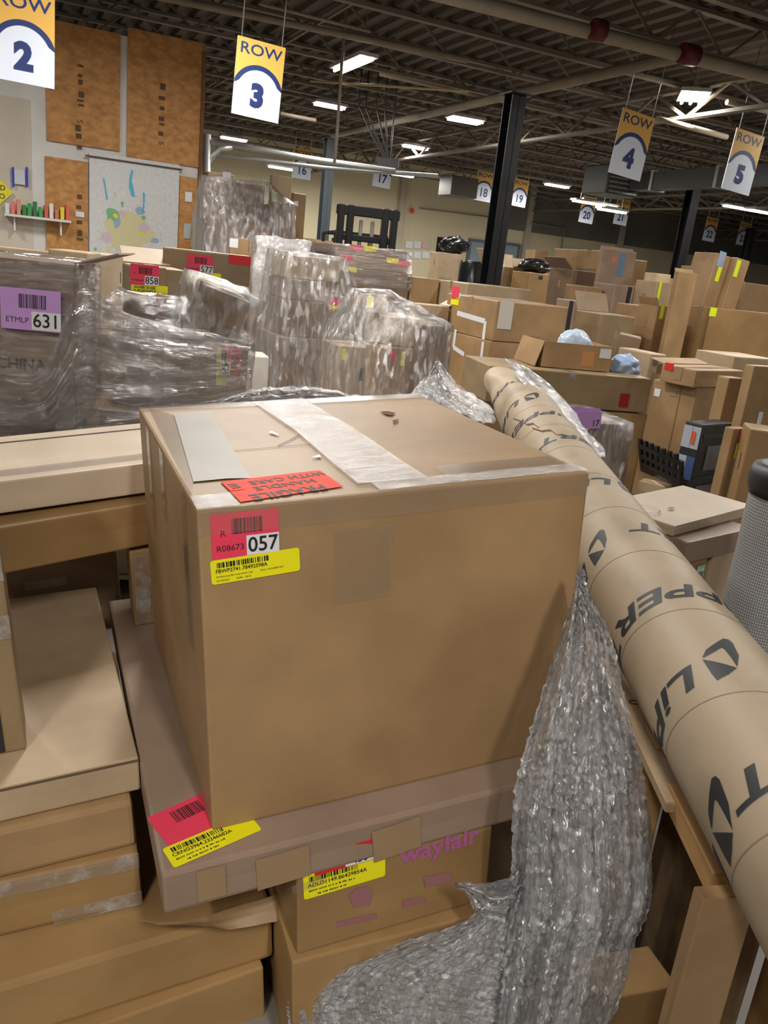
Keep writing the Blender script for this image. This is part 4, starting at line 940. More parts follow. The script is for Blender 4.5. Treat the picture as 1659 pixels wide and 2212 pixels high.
# far piles near the back wall
bx_('f1', 'brown carton carrying a black bag before the grey-blue doors', 'golden', (1143, 588), 14, 26, (1220, 600), .5, .15)
bx_('f2', 'tan carton with raised flaps before the grey-blue doors', 'light', (1072, 574), 14.5, 26, (1142, 584), .5, .15)
bx_('f3', 'pale carton in the heap left of the black column', 'light', (955, 545), 16, 26, (1005, 552), .5, .15)
bx_('f4', 'wooden-looking tan carton standing by the back wall pilaster', 'golden', (1157, 540), 20, 26, (1186, 544), .4, .15)
bx_('f5', 'low tan carton between the two black columns', 'light', (1384, 628), 13.5, 26, (1440, 636), .5, .15)
bx_('f6', 'pale carton far behind the slim post carton', 'light', (1418, 590), 15, 26, (1450, 595), .5, .15)
# back left wrapped stack
bx_('g1', 'broad wrapped board carton beside the chipboard partition', 'rose', (446, 384), 11.2, 26, (572, 408), (438, 380), (436, 470))
bx_('g0', 'carton under the broad wrapped board', 'rose', (448, 470), 11.0, 26, (586, 490), .7, .15)
bx_('g2', 'tall upright tan carton on the back left wrapped stack', 'light', (588, 377), 11.6, 26, (632, 382), (583, 375), (584, 440))
bx_('g2b', 'carton under the tall upright tan carton', 'rose', (586, 440), 11.5, 26, (632, 446), .4, .15)
bx_('g3', 'small tan carton peeping above the broad wrapped board', 'light', (450, 370), 12.6, 26, (506, 380), .4, -.9)
bx_('g4', 'small carton with white tag right of the tall upright carton', 'kraft', (634, 416), 12.4, 26, (662, 420), .4, .15)
bx_('g5', 'tan lidded carton in a white plastic liner, centre back', 'light', (560, 520), 9.6, 22, (664, 530), (536, 508), .15)
bx_('g6', 'brown carton with film left of the lined carton', 'kraft', (498, 512), 9.9, 22, (560, 520), .4, .15)
bx_('g7', 'pale carton in film right of the lined carton', 'light', (684, 520), 10.8, 24, (745, 526), .5, .15)
# ---- settle: grow each carton down to whatever lies below it
def foot(b, n=3): return [b.pt(b.w * (.08 + .84 * i / (n - 1)), b.d * (.08 + .84 * j / (n - 1)), -b.h) for i in range(n) for j in range(n)]
def inside(b, P):
    q = P - b.O; x, y = q.dot(b.ex), q.dot(b.ey); return -.005 < x < b.w + .005 and -.005 < y < b.d + .005
for s in sorted(SPEC, key=lambda s: s['box'].O.z - s['box'].h):
    b = s['box']
    if b.h <= 0 or b.w <= 0 or b.d <= 0: raise ValueError(s['key'] + ' %s' % ((b.w, b.d, b.h),))
    zmin = min(c.z for c in b.corners()); best = .15
    for s2 in SPEC:
        if s2 is s: continue
        b2 = s2['box']; ztop = b2.O.z
        if ztop <= zmin + min(.7 * b.h, .45) and ztop > best and any(inside(b2, P) for P in foot(b)) and b2.O.z - b2.h < zmin + .02: best = ztop
    if zmin - best > .004 or best - zmin > .0: b.h += (zmin - best) - .002
def rect2(b, z=0):
    return [V((p.x, p.y)) for p in (b.pt(0, 0, 0), b.pt(b.w, 0, 0), b.pt(b.w, b.d, 0), b.pt(0, b.d, 0))]
def sat(p, q):
    for poly in (p, q):
        for i in range(4):
            e = poly[(i + 1) % 4] - poly[i]; n = V((-e.y, e.x)).normalized()
            a_ = [v.dot(n) for v in p]; b_ = [v.dot(n) for v in q]
            if max(a_) <= min(b_) + .003 or max(b_) <= min(a_) + .003: return False
    return True
def clash(b, c):
    return min(b.O.z, c.O.z) - max(b.O.z - b.h, c.O.z - c.h) > .006 and sat(rect2(b), rect2(c))
def mid_y(b): return (b.O + b.ex * b.w / 2).y
for _ in range(3):                       # depth that the photo does not show gives way to the cartons behind
    for i, s in enumerate(SPEC):
        for s2 in SPEC[i + 1:]:
            f_, r_ = sorted((s['box'], s2['box']), key=mid_y)
            for q_ in (f_, r_):
                while not q_.keep and clash(f_, r_) and q_.d > .10: q_.d *= .9
            for q_ in (r_, f_):
                while q_.keep and clash(f_, r_) and q_.d > .3: q_.d *= .93
MB_ = {}
for s in SPEC:
    near = s['box'].O.y < 6.5
    carton(s['box'], 'carton' if s['key'] not in ('r10',) else 'kraft_sack', s['label'], s['mat'], sub=.12 if near else 0, bulge=.006 if near else 0, bev=.008)
    MB_[s['key']] = s['box']
    if s['key'] not in ('r10', '631', 'prod', 'r2', 'a7') and s['box'].w > .15 and s['box'].d > .15: top_tape(s['box'], axis='y' if len(ALLBOX) % 3 == 0 else 'x', width=.055, drop=.09, mat=TAPEB, off=.002)
# pallets under the stacks
PALM = noisy('pallet_wood', (.24, .16, .09), (.34, .24, .14), 6, rough=.8, bump=.2, stretch=(2, 6, 6))
def pallet(label, c, yaw, w=1.2, d=1.0):
    r = empty('pallet', (c[0], c[1], 0)); r.rotation_euler = (0, 0, math.radians(yaw)); tag(r, label, 'pallet', 'wooden pallets')
    for k in range(7):
        bm = bmesh.new(); bbox(bm, (0, -d / 2 + .05 + k * (d - .1) / 6, .137), (w, .09, .02)); frombm('deck_board', bm, r, PALM)
    for x in (-w / 2 + .025, 0, w / 2 - .025):
        bm = bmesh.new(); bbox(bm, (x, 0, .074), (.045, d, .106)); frombm('stringer', bm, r, PALM)
    for y in (-d / 2 + .05, 0, d / 2 - .05):
        bm = bmesh.new(); bbox(bm, (0, y, .01), (w, .09, .02)); frombm('bottom_board', bm, r, PALM)
    return r
PR = []
def BAx(d): return V((math.cos(math.radians(d)), math.sin(math.radians(d)), 0))
def pallet_for(label, keys, grow=.02):
    bs = [MB_[k] for k in keys]; yaw = math.degrees(math.atan2(bs[0].ex.y, bs[0].ex.x)); R = Matrix.Rotation(-math.radians(yaw), 3, 'Z')
    pts = [R @ c for b in bs for c in b.corners()]; x0, x1 = min(p.x for p in pts), max(p.x for p in pts); y0, y1 = min(p.y for p in pts), max(p.y for p in pts)
    c = R.transposed() @ V(((x0 + x1) / 2, (y0 + y1) / 2, 0)); pallet(label, c, yaw, x1 - x0 + grow, y1 - y0 + grow)
    hx, hy = BAx(yaw) * (x1 - x0) / 2, BAx(yaw + 90) * (y1 - y0) / 2; PR.append([V(((c + a_ + b_).x, (c + a_ + b_).y)) for a_, b_ in ((-hx, -hy), (hx, -hy), (hx, hy), (-hx, hy))])
pallet_for('pallet under the left wrapped cartons', ['l_low', '426', 'l_lump'])
pallet_for('pallet under the tall white-wrapped stack', ['a4', 'a7', 'a5'])
pallet_for('pallet under the layered flat cartons', ['p30'])
pallet_for('pallet under the slanting film cartons', ['b5', 'b3', 'b4', 'b2'])
pallet_for('pallet under the large furniture cartons', ['r1b'])
pallet_for('pallet under the back left wrapped stack', ['g0', 'g2b'])
pallet_for('pallet under the furthest furniture carton', ['r0'])
pallet_for('pallet under the big carton at the right edge', ['r13'])
pallet_for('pallet under the large corrugated carton', ['r18'])
for k_, b in list(MB_.items()):
    if abs(b.O.z - b.h - .15) < .02 and k_ not in ('l_low', '426', 'a4', 'a7', 'a5', 'p30', 'b5', 'b3', 'b4', 'r1b', 'g0', 'g2b', 'r0', 'r13', 'r18') and not any(sat(rect2(b), q_) for q_ in PR):
        # these stand on the floor: let the carton reach it
        bmo = b.obj; b.h += .148; me = bmo.data; old = b.h - .148
        for v in me.vertices: v.co.z = v.co.z * b.h / old
        bmo.matrix_world = b.mat()

# ================================================================== LABELS AND FITTINGS OF THE PILES
B = MB_
def lab(key, f, px, w, h, mat, rot=0, name='tag'):
    return on_face(B[key], f, name, face_px(B[key], f, px), w, h, mat, rot, off=.003)
def plab(key, f, px, num, rot=0, col=None, w=.138, h=.095, detail=True, code='?', off=.003):
    return pink_label(B[key], f, face_px(B[key], f, px), num, w, h, rot, col, detail, code, off=off)
def ylab(key, f, px, rot=0, code='', w=.178, h=.062, lines=('', '')):
    return yellow_label(B[key], f, face_px(B[key], f, px), code, w, h, rot, True, lines, off=.003)
plab('858', 'front', (312, 594), '858', w=.125, h=.09); ylab('858', 'front', (323, 629), w=.16, h=.055)
lab('858', 'left', (262, 600), .04, .05, card('dark'), name='print_mark')
plab('577', 'front', (432, 571), '577', w=.13, h=.09); ylab('577', 'front', (440, 600), w=.17, h=.055); lab('577', 'front', (518, 562), .11, .045, RED)
plab('631', 'front', (72, 668), '631', w=.205, h=.145, col=PURPLE, off=.034, code='ETMLP')
plab('426', 'front', (499, 781), '426', rot=-90, w=.125, h=.085); ylab('426', 'front', (479, 792), rot=-90, w=.165, h=.045)
fprint(B['631'], 'front', (30, 786), 'R CHINA', .055, plain('dark_print', (.09, .06, .04), .9))
DARKP = plain('dark_panel_print', (.02, .02, .025), .5)
plab('a5', 'front', (722, 652), None, w=.12, h=.08, code=None, detail=False); lab('a5', 'front', (724, 664), .13, .045, YEL)
lab('a7', 'front', (746, 775), .16, .11, RED, name='picture_panel'); lab('a7', 'front', (748, 790), .13, .03, YEL)
lab('a4', 'front', (640, 748), .14, .02, TAPEG, name='packing_tape')
for k_, pxs in (('p31', ((770, 535, 0), (800, 538, 1))), ('p32', ((748, 556, 0), (872, 570, 0), (848, 563, 1))), ('p33', ((757, 582, 1),))):
    for u, v, c in pxs: lab(k_, 'front', (u, v), .16, .06, YEL if c else PINK)
lab('b1', 'front', (800, 652), .06, .1, YEL); lab('b3', 'front', (895, 770), .08, .09, WHITE); lab('b3', 'front', (870, 775), .04, .12, YEL); lab('b3', 'front', (848, 768), .06, .08, PINK)
lab('b5', 'front', (742, 765), .04, .1, YEL); lab('b5', 'front', (792, 810), .14, .12, DARKP, name='picture_panel'); lab('b5', 'front', (790, 806), .06, .06, RED)
lab('r1', 'left', (985, 633), .16, .13, PINK); lab('r1', 'left', (983, 650), .17, .08, YEL); lab('r1', 'left', (991, 638), .07, .05, WHITE)
lab('r1', 'front', (1092, 680), .16, .27, plain('grey_sheet', (.55, .52, .46), .6), name='packing_list')
for a_, b_ in (((988, 676), (1048, 694)), ((1049, 694), (1044, 735))):
    strip(B['r1'], 'left', [face_px(B['r1'], 'left', a_), face_px(B['r1'], 'left', b_)], .05, 'white_tape', WHITE, off=.003)
for a_, b_ in (((985, 712), (980, 750)), ((980, 750), (1003, 766)), ((1044, 738), (1040, 772))):
    strip(B['r1b'], 'left', [face_px(B['r1b'], 'left', a_), face_px(B['r1b'], 'left', b_)], .045, 'white_tape', WHITE, off=.003)
strip(B['r1'], 'front', [face_px(B['r1'], 'front', (1235, 650)), face_px(B['r1'], 'front', (1222, 730))], .05, 'black_stripe', DARKP, off=.003)
lab('r1', 'top', (1122, 620), .3, .12, plain('faded_red_print', (.35, .2, .14), .8), name='print_mark')
lab('r2', 'front', (1348, 865), .075, .10, plain('dark_red_tag', srgb(150, 24, 20), .5))
top_tape(B['r2'], pos=.5, width=.06, axis='y', mat=TAPEG, drop=.06)
strip(B['r2'], 'front', [B['r2'].pt(.30, 0, -.003), B['r2'].pt(.305, 0, -B['r2'].h)], .012, 'strap', WHITE, off=.003)
lab('r6', 'front', (1342, 572), .09, .28, plain('blue_tag', srgb(96, 128, 158), .5)); lab('r6', 'front', (1325, 560), .06, .06, plain('red_white_tag', srgb(205, 110, 90), .5))
strip(B['r8'], 'front', [face_px(B['r8'], 'front', (1362, 620)), face_px(B['r8'], 'front', (1353, 660))], .06, 'black_stripe', DARKP, off=.003)
for k_, u, v, w_, h_ in (('r11a', 1390, 678, .05, .2), ('r11b', 1424, 628, .04, .2), ('r11c', 1430, 672, .05, .16), ('r11c', 1440, 705, .04, .2), ('r13', 1540, 674, .09, .09), ('r14a', 1552, 590, .06, .18), ('r14b', 1592, 580, .06, .18), ('r23', 1592, 974, .04, .09)):
    lab(k_, 'front' if k_ != 'r13' else 'front', (u, v), w_, h_, plain('lime_tag', srgb(226, 240, 40), .5))
lab('r14a', 'front', (1558, 560), .1, .16, plain('pale_blue_tag', srgb(150, 168, 190), .5)); lab('r11a', 'front', (1410, 674), .1, .2, WHITE); lab('r15', 'front', (1526, 605), .14, .18, WHITE)
lab('r17', 'left', (1446, 792), .07, .05, RED); lab('r18', 'left', (1420, 848), .05, .055, WHITE); lab('r20', 'front', (1640, 905), .04, .09, WHITE)
strip(B['r18'], 'left', [B['r18'].pt(0, B['r18'].d * .35, -.01), B['r18'].pt(0, B['r18'].d * .35, -.9)], .006, 'seam', plain('seam_card', (.2, .13, .07), .9), off=.003)
lab('r23', 'front', (1598, 945), .03, .1, RED); lab('f1', 'front', (1168, 600), .08, .06, DARKP); lab('g2', 'front', (592, 425), .06, .12, WHITE); lab('g2', 'front', (597, 425), .03, .12, YEL); lab('g4', 'front', (640, 440), .06, .07, WHITE)
lab('g6', 'front', (505, 525), .1, .1, WHITE); lab('g3', 'front', (490, 378), .12, .08, WHITE)
lab('r19', 'front', (1416, 782), .05, .05, plain('worn_print', (.16, .10, .055), .9), name='print_mark'); lab('r19', 'front', (1425, 796), .05, .07, plain('worn_print', (.16, .10, .055), .9), name='print_mark')
# raised flaps
def flap(key, side, ang, frac=.45):
    b = B[key]; th = .006
    if side in ('left', 'right'):
        sg = -1 if side == 'left' else 1; L = min(b.w * frac, .3); bm = bmesh.new(); bbox(bm, (sg * L / 2, 0, th / 2), (L, b.d * .96, th)); o_ = frombm('flap', bm, b.obj, b.obj.data.materials[0]); o_.location = (sg * b.w / 2, 0, b.h); o_.rotation_euler = (0, math.radians(-sg * ang), 0)
    else:
        sg = -1 if side == 'front' else 1; L = min(b.d * frac, .3); bm = bmesh.new(); bbox(bm, (0, sg * L / 2, th / 2), (b.w * .96, L, th)); o_ = frombm('flap', bm, b.obj, b.obj.data.materials[0]); o_.location = (0, sg * b.d / 2, b.h); o_.rotation_euler = (math.radians(sg * ang), 0, 0)
for k_, sd, an in (('858', 'back', 25), ('f2', 'left', 60), ('f2', 'back', 75), ('f2', 'right', 35), ('b6', 'right', 30), ('r5', 'left', 70), ('r6', 'back', 80), ('r4', 'back', 60), ('r7b', 'left', 40), ('r12', 'back', 70), ('r17', 'back', 12), ('r18', 'right', 20), ('r11c', 'left', 70), ('f1', 'back', 65), ('631', 'right', 18), ('r16', 'left', 50)): flap(k_, sd, an)
# tool carton pictures
pb = B['prod']
O_, x_, y_, n_ = pb.face('left')
def panel_on(f, fx0, fx1, z0, z1, mat, name='picture_panel', off=.003):
    L = pb.d if f == 'left' else pb.w
    c = pb.pt(0, L * (1 - (fx0 + fx1) / 2), -(z0 + z1) / 2) if f == 'left' else pb.pt(L * (fx0 + fx1) / 2, 0, -(z0 + z1) / 2)
    return on_face(pb, f, name, c, L * (fx1 - fx0), z1 - z0, mat, off=off)
PALE = plain('pale_picture', (.42, .45, .50), .35); GREENP = plain('dark_green_print', (.02, .05, .045), .35); BLUEP = plain('blue_picture', srgb(70, 90, 130), .35)
for f0, f1, z0, z1, mt in ((.02, .5, .02, .16, PALE), (.52, .98, .02, .16, PALE), (.02, .5, .21, .36, PALE), (.52, .98, .21, .36, BLUEP), (.05, .45, .40, .52, GREENP), (.5, .95, .40, .54, PALE)): panel_on('left', f0, f1, z0, z1, mt)
panel_on('left', .55, .75, .05, .13, plain('orange_picture', srgb(220, 90, 50), .4), off=.010)
for f0, f1, z0, z1, mt in ((.1, .9, .06, .09, GREENP), (.3, .8, .14, .30, plain('grey_picture', (.16, .17, .18), .35)), (.05, .95, .34, .36, GREENP), (.2, .8, .40, .52, plain('grey_picture', (.16, .17, .18), .35))): panel_on('front', f0, f1, z0, z1, mt)

# open carton standing on the long slim one
def open_carton(bx, label, mat, th=.006, flap=None, fill=None):
    r = empty('open_carton'); r.matrix_world = bx.mat(); tag(r, label, 'box'); w, d, h = bx.w, bx.d, bx.h
    for c, s in (((0, -d / 2 + th / 2, h / 2), (w, th, h)), ((0, d / 2 - th / 2, h / 2), (w, th, h)), ((-w / 2 + th / 2, 0, h / 2), (th, d - 2 * th, h)), ((w / 2 - th / 2, 0, h / 2), (th, d - 2 * th, h)), ((0, 0, th / 2), (w - 2 * th, d - 2 * th, th))):
        bm = bmesh.new(); bbox(bm, c, s); frombm('wall_panel', bm, r, card(mat))
    if flap:
        for ang, side in flap:
            bm = bmesh.new(); L = d * .45; sgn = -1 if side == 'left' else 1
            bbox(bm, (sgn * L / 2, 0, 0), (L, d, th)); o_ = frombm('flap', bm, r, card(mat)); o_.location = (sgn * w / 2, 0, h); o_.rotation_euler = (0, math.radians(ang), 0)
    bx.obj = r; return r
b3 = B['r2']
ob = solve((1177, 737), 6.0, 14, (1326, 752), .42, -.2); zt2 = b3.O.z
ob.h = ob.O.z - zt2 - .004
open_carton(ob, 'open brown carton with amber sticker standing on the long slim carton', 'kraft', flap=((-75, 'left'),))
for px_, w_, h_, mt in (((1270, 775), .1, .11, plain('amber_sticker', srgb(200, 140, 90), .5)), ((1308, 764), .09, .07, WHITE)): on_face(ob, 'front', 'tag', face_px(ob, 'front', px_), w_, h_, mt)
def lump(name, label, c, s, mat, seed, cat='bag', amp=.25, rot=0, segs=20, freq=2.2):
    bm = bmesh.new(); bmesh.ops.create_icosphere(bm, subdivisions=4, radius=1)
    for v in bm.verts:
        n = v.co.copy(); k = 1 + amp * noise.noise(n * freq + V((seed, 0, 0))) + amp * .6 * abs(noise.noise(n * freq * 2.7 + V((0, seed, 0))))
        v.co = V((n.x * k * s[0], n.y * k * s[1], max(n.z, -.75) * k * s[2]))
    zm = min(v.co.z for v in bm.verts)
    for v in bm.verts: v.co.z -= zm
    o = frombm(name, bm, None, mat, True); o.matrix_world = Matrix.Translation(V(c)) @ Matrix.Rotation(rot, 4, 'Z'); return tag(o, label, cat)
BAGB = plain('pale_blue_plastic', srgb(186, 204, 222), .25)
lump('plastic_bag', 'pale blue plastic bag heaped in the open carton', ob.pt(ob.w * .6, ob.d * .5, -ob.h + .012), (.13, .085, .13), BAGB, 3)
BLK = plain('black_plastic', (.012, .012, .014), .22)
b_ = B['f1']; lump('plastic_bag', 'black plastic bag on the far golden carton', b_.pt(b_.w * .35, b_.d * .5, -.003), (.26, .2, .12), BLK, 5)
b_ = B['f3']; lump('plastic_bag', 'black plastic bag on the pale carton left of the black column', b_.pt(b_.w * .75, b_.d * .5, -.003), (.26, .24, .17), BLK, 8)
lump('plastic_bag', 'white and blue plastic bag beside the dark arrow carton', atY(1340, 815, 6.3) * 1.0, (.13, .12, .09), plain('white_blue_plastic', srgb(150, 170, 200), .25), 11)
bpy.data.objects[-1] if False else None
# black drum before the far doors
bm = bmesh.new(); c_ = atY(1028, 565, 15.5); btube(bm, [(c_.x, c_.y, 0), (c_.x, c_.y, c_.z - .03), (c_.x, c_.y, c_.z)], [.29, .29, .27], 20); tag(frombm('drum', bm, None, BLK), 'black drum left of the black column, before the grey-blue door', 'drum')

# ================================================================== STRETCH FILM ROUND THE PALLETS
def film_hull(label, keys, off, mat, amp=.012, extra=(), drop=.0, freq=(3, 3, 9), floor=.02):
    pts = [c for k in keys for c in B[k].corners()] + list(extra); c0 = sum(pts, V((0, 0, 0))) / len(pts)
    bm = bmesh.new()
    for p in pts:
        d = p - c0; d.z *= .4; bm.verts.new(p + d.normalized() * off)
    h = bmesh.ops.convex_hull(bm, input=bm.verts[:])
    bmesh.ops.delete(bm, geom=list({g for g in h['geom_interior'] + h['geom_unused'] if isinstance(g, bmesh.types.BMVert)}), context='VERTS')
    bmesh.ops.delete(bm, geom=[f for f in bm.faces if f.normal.z < -.8], context='FACES')
    for _ in range(5):
        ed = [e for e in bm.edges if e.calc_length() > .14]
        if not ed: break
        bmesh.ops.subdivide_edges(bm, edges=ed, cuts=1); bmesh.ops.triangulate(bm, faces=bm.faces)
    bm.normal_update()
    for v in bm.verts:
        q = V((v.co.x * freq[0], v.co.y * freq[1], v.co.z * freq[2])); v.co += v.normal * (amp * (.35 + noise.noise(q) + .5 * noise.noise(q * 2.7))); v.co.z = max(v.co.z, floor)
    return tag(frombm('stretch_film', bm, None, mat, True), label, 'plastic film')
film_hull('stretch film round the carton with the purple 631 label', ['631'], .022, FILM, .008)
film_hull('stretch film round the 426 carton and its neighbours', ['426', 'l_mid', 'l_lump2'], .03, FILM, .010)
film_hull('puffed stretch film over the tilted carton below the 577 carton', ['l_lump'], .06, FILMV, .05)
sheet('stretch_film', 'taut shiny film stretched from the 631 carton to the 426 carton', [(-30, 800, -30, 975, 2.80, 2.72), (90, 800, 90, 962, 2.84, 2.76), (170, 630, 172, 945, 2.92, 2.85), (270, 672, 272, 928, 3.1, 3.0), (360, 702, 362, 905, 3.25, 3.15), (460, 722, 460, 885, 3.35, 3.28), (545, 738, 540, 862, 3.45, 3.4)], 30, .02, .03, 12, FILMH, sub=10, rough=.006)
film_hull('milky stretch film round the tall stack at the centre', ['a1', 'a2', 'a3', 'a4', 'a5'], .05, FILMV, .02)
film_hull('stretch film round the layered flat cartons', ['p31', 'p32', 'p33'], .04, FILM, .02)
film_hull('stretch film sloping over the slanting pallet', ['b1', 'b2', 'b3', 'b4', 'b5'], .05, FILMV, .02)
film_hull('stretch film round the back left stack', ['g0', 'g1', 'g2b'], .05, FILMV, .03)
film_hull('milky stretch film round the purple labelled carton', ['w17'], .035, FILMV, .02)
film_hull('white plastic liner round the lidded carton at the centre back', ['g5'], .05, FILMW, .05)
plab('w17', 'front', (1262, 897), None, col=PURPLE, w=.2, h=.09, code=None, detail=False)
wl = on_face(B['w17'], 'front', 'inventory_label', face_px(B['w17'], 'front', (1262, 903)) - B['w17'].ey * .06, .15, .10, PURPLE, 4); text('number_print', '17', .05, wl, (.04, -.02), bold=.012, z=.001)

# ================================================================== ROW SIGNS
def row_sign(num, u, v, b, hpx, tilt=0, label=None):
    P = atB(u, v, b); depth = (P - CAM).dot(FWD); h = hpx * depth / F * 1.02; w = h * .70
    r = empty('row_sign', P); R = Matrix((BA, -BB * -1, Z)).transposed() @ Matrix.Rotation(math.radians(tilt), 3, 'Y')
    Mw = R.to_4x4(); Mw.translation = P; r.matrix_world = Mw; tag(r, label, 'sign', 'hanging row signs')
    bm = bmesh.new(); bbox(bm, (0, 0, -h / 2), (w, .008, h)); frombm('board', bm, r, SIGNW)
    y1, y2 = -.31 * h, -.55 * h; dy = y1 - y2; Rr = ((w / 2) ** 2 + dy * dy) / (2 * dy); cy = y1 - Rr; n = 24; bd = .065 * h
    a0 = math.asin(min(1, (w / 2) / Rr)); arc = [(Rr * math.sin(-a0 + 2 * a0 * k / n), cy + Rr * math.cos(-a0 + 2 * a0 * k / n)) for k in range(n + 1)]
    for sgn in (-1, 1):
        yy = sgn * .0055
        mesh('gold_panel', [(-w / 2, yy, 0)] + [(x, yy, z) for x, z in arc] + [(w / 2, yy, 0)], [tuple(range(n + 3))], r, GOLD)
        arc2 = []
        for k in range(n + 1):
            x, z = arc[k]; a = (-a0 + 2 * a0 * k / n); x2, z2 = (Rr - bd) * math.sin(a), cy + (Rr - bd) * math.cos(a); arc2.append((x2, z2))
        if arc2[0][0] > -w / 2: arc2[0] = (-w / 2, arc2[0][1] - .02 * h); arc2[-1] = (w / 2, arc2[-1][1] - .02 * h)
        mesh('arc_band', [(x, yy * 1.1, z) for x, z in arc] + [(x, yy * 1.1, z) for x, z in arc2], [(k, k + 1, n + 2 + k, n + 1 + k) for k in range(n)], r, NAVY)
    for s_, sz_, zz, sxx, bo_ in (('ROW', .2 * h, -.135 * h, 1.25, .012), (num, .40 * h, -.72 * h, 1.0 if len(num) == 1 else .92, .06 if len(num) == 1 else .022)):
        t_ = text('sign_print', s_, sz_, r, (0, 0), NAVY, bo_, sx=sxx); t_.matrix_local = Matrix.Translation((0, -.0068, zz)) @ Matrix.Rotation(math.pi / 2, 4, 'X') @ Matrix.Diagonal((sxx, 1, 1, 1))
    for s_ in (-1, 1):
        bm = bmesh.new(); p0 = V((s_ * w * .42, 0, 0)); top = V((s_ * w * .42, 0, ZC - .01 - P.z)); btube(bm, [p0, top], .007 if b < 15 else .01, 6); frombm('chain', bm, r, GALV)
    return r
BN, BFAR = 9.75, 23.8
for num, u, v, b, hp, tl, lb in (('2', 50, -20, BN, 178, 1, 'hanging row 2 sign at the top left corner'), ('3', 566, 90, BN, 150, 2.5, 'hanging row 3 sign right of the chipboard wall'), ('4', 1381, 244, BN, 128, 4.5, 'hanging row 4 sign at the upper right'), ('5', 1622, 286, BN, 120, 4, 'hanging row 5 sign at the right edge'),
                               ('16', 655, 322, BFAR, 59, 0, 'far row 16 sign beneath the white pipe frame'), ('17', 831, 341, BFAR, 59, 2, 'far row 17 sign below the cable bundle'), ('18', 1051, 371, BFAR, 59, 2, 'far row 18 sign left of the black column'), ('19', 1128, 388, BFAR, 54, 2, 'far row 19 sign right of the black column'),
                               ('20', 1275, 425, BFAR, 53, 2, 'far row 20 sign below the unit heater'), ('21', 1349, 431, BFAR, 51, 2, 'far row 21 sign right of the row 20 sign'), ('22', 1541, 470, BFAR, 48, 2, 'far row 22 sign right of the second column'), ('23', 1613, 481, BFAR, 46, 2, 'far row 23 sign at the right edge')):
    row_sign(num, u, v, b, hp, tl, lb)

# ================================================================== FORKLIFT
FY = 14.5
fl = empty('forklift', atY(790, 520, FY) * 1.0); fl.location.z = 0; fl.rotation_euler = (0, 0, .25); tag(fl, 'black forklift with raised mast parked before the cream wall', 'forklift')
def fpart(name, c, s, mat=STEELD):
    bm = bmesh.new(); bbox(bm, c, s); bmesh.ops.bevel(bm, geom=bm.edges[:], offset=min(s) * .12, segments=1, affect='EDGES'); return frombm(name, bm, fl, mat)
zm = atY(790, 446, FY).z
for x in (-.46, -.30, .30, .46): fpart('mast_rail', (x, 0, zm / 2 + .02), (.11, .14, zm - .04))
fpart('mast_crossbar', (0, 0, zm - .09), (1.08, .12, .16)); fpart('mast_crossbar', (0, .02, zm - .52), (.9, .1, .1)); fpart('mast_crossbar', (0, .02, .6), (.9, .1, .14))
for x in (-.10, .10): fpart('lift_cylinder', (x, .04, zm * .46), (.06, .06, zm * .9), plain('pale_cylinder', (.4, .38, .34), .3, .6))
for z in (.25, .75): fpart('carriage_bar', (0, -.14, z), (1.0, .06, .1))
for x in (-.28, .28): fpart('fork', (x, -.7, .06), (.12, 1.1, .05)); fpart('fork_back', (x, -.18, .45), (.12, .05, .8))
fpart('body', (0, 1.2, .62), (1.0, 1.7, .9), plain('dark_body', (.03, .03, .032), .4)); fpart('counterweight', (0, 2.15, .7), (1.05, .4, 1.0))
for x in (-.45, .45):
    for y in (.45, 1.9): fpart('guard_post', (x, y, 1.5), (.06, .06, 1.1))
for k in range(5): fpart('guard_bar', (0, .45 + k * .36, 2.05), (.95, .05, .05))
fpart('seat', (0, 1.35, 1.15), (.5, .5, .2)); fpart('seat_back', (0, 1.6, 1.45), (.5, .12, .5))
for x in (-.5, .5):
    for y, rr_ in ((.5, .33), (1.85, .27)):
        bm = bmesh.new(); btube(bm, [(x - .1, y, rr_), (x + .1, y, rr_)], rr_, 18); frombm('wheel', bm, fl, plain('tyre', (.015, .015, .015), .8))
bm = bmesh.new(); bmesh.ops.create_uvsphere(bm, u_segments=12, v_segments=8, radius=.09); o = frombm('work_light', bm, fl, plain('lamp_lens', (.6, .6, .58), .15)); o.location = (-.62, .1, 1.55)
# timber pile and rack beside the forklift
rk = empty('timber_rack', atY(668, 500, 17.5)); rk.location.z = 0; rk.rotation_euler = (0, 0, YAW); tag(rk, 'dark rack of timber and machine parts left of the forklift', 'rack')
for x in (-.55, .55):
    bm = bmesh.new(); bbox(bm, (x, 0, 1.0), (.07, .07, 2.0)); frombm('post', bm, rk, STEELD)
for z in (.5, 1.25, 1.9):
    bm = bmesh.new(); bbox(bm, (0, 0, z), (1.25, .5, .06)); frombm('shelf_board', bm, rk, WOODO if z > 1.5 else WOODD)
for i in range(4):
    bm = bmesh.new(); bbox(bm, (-.3 + i * .2, 0, 1.28 + .12), (.14, .4, .22 + .05 * (i % 2))); frombm('machine_part', bm, rk, BLK if i % 2 else GALV)

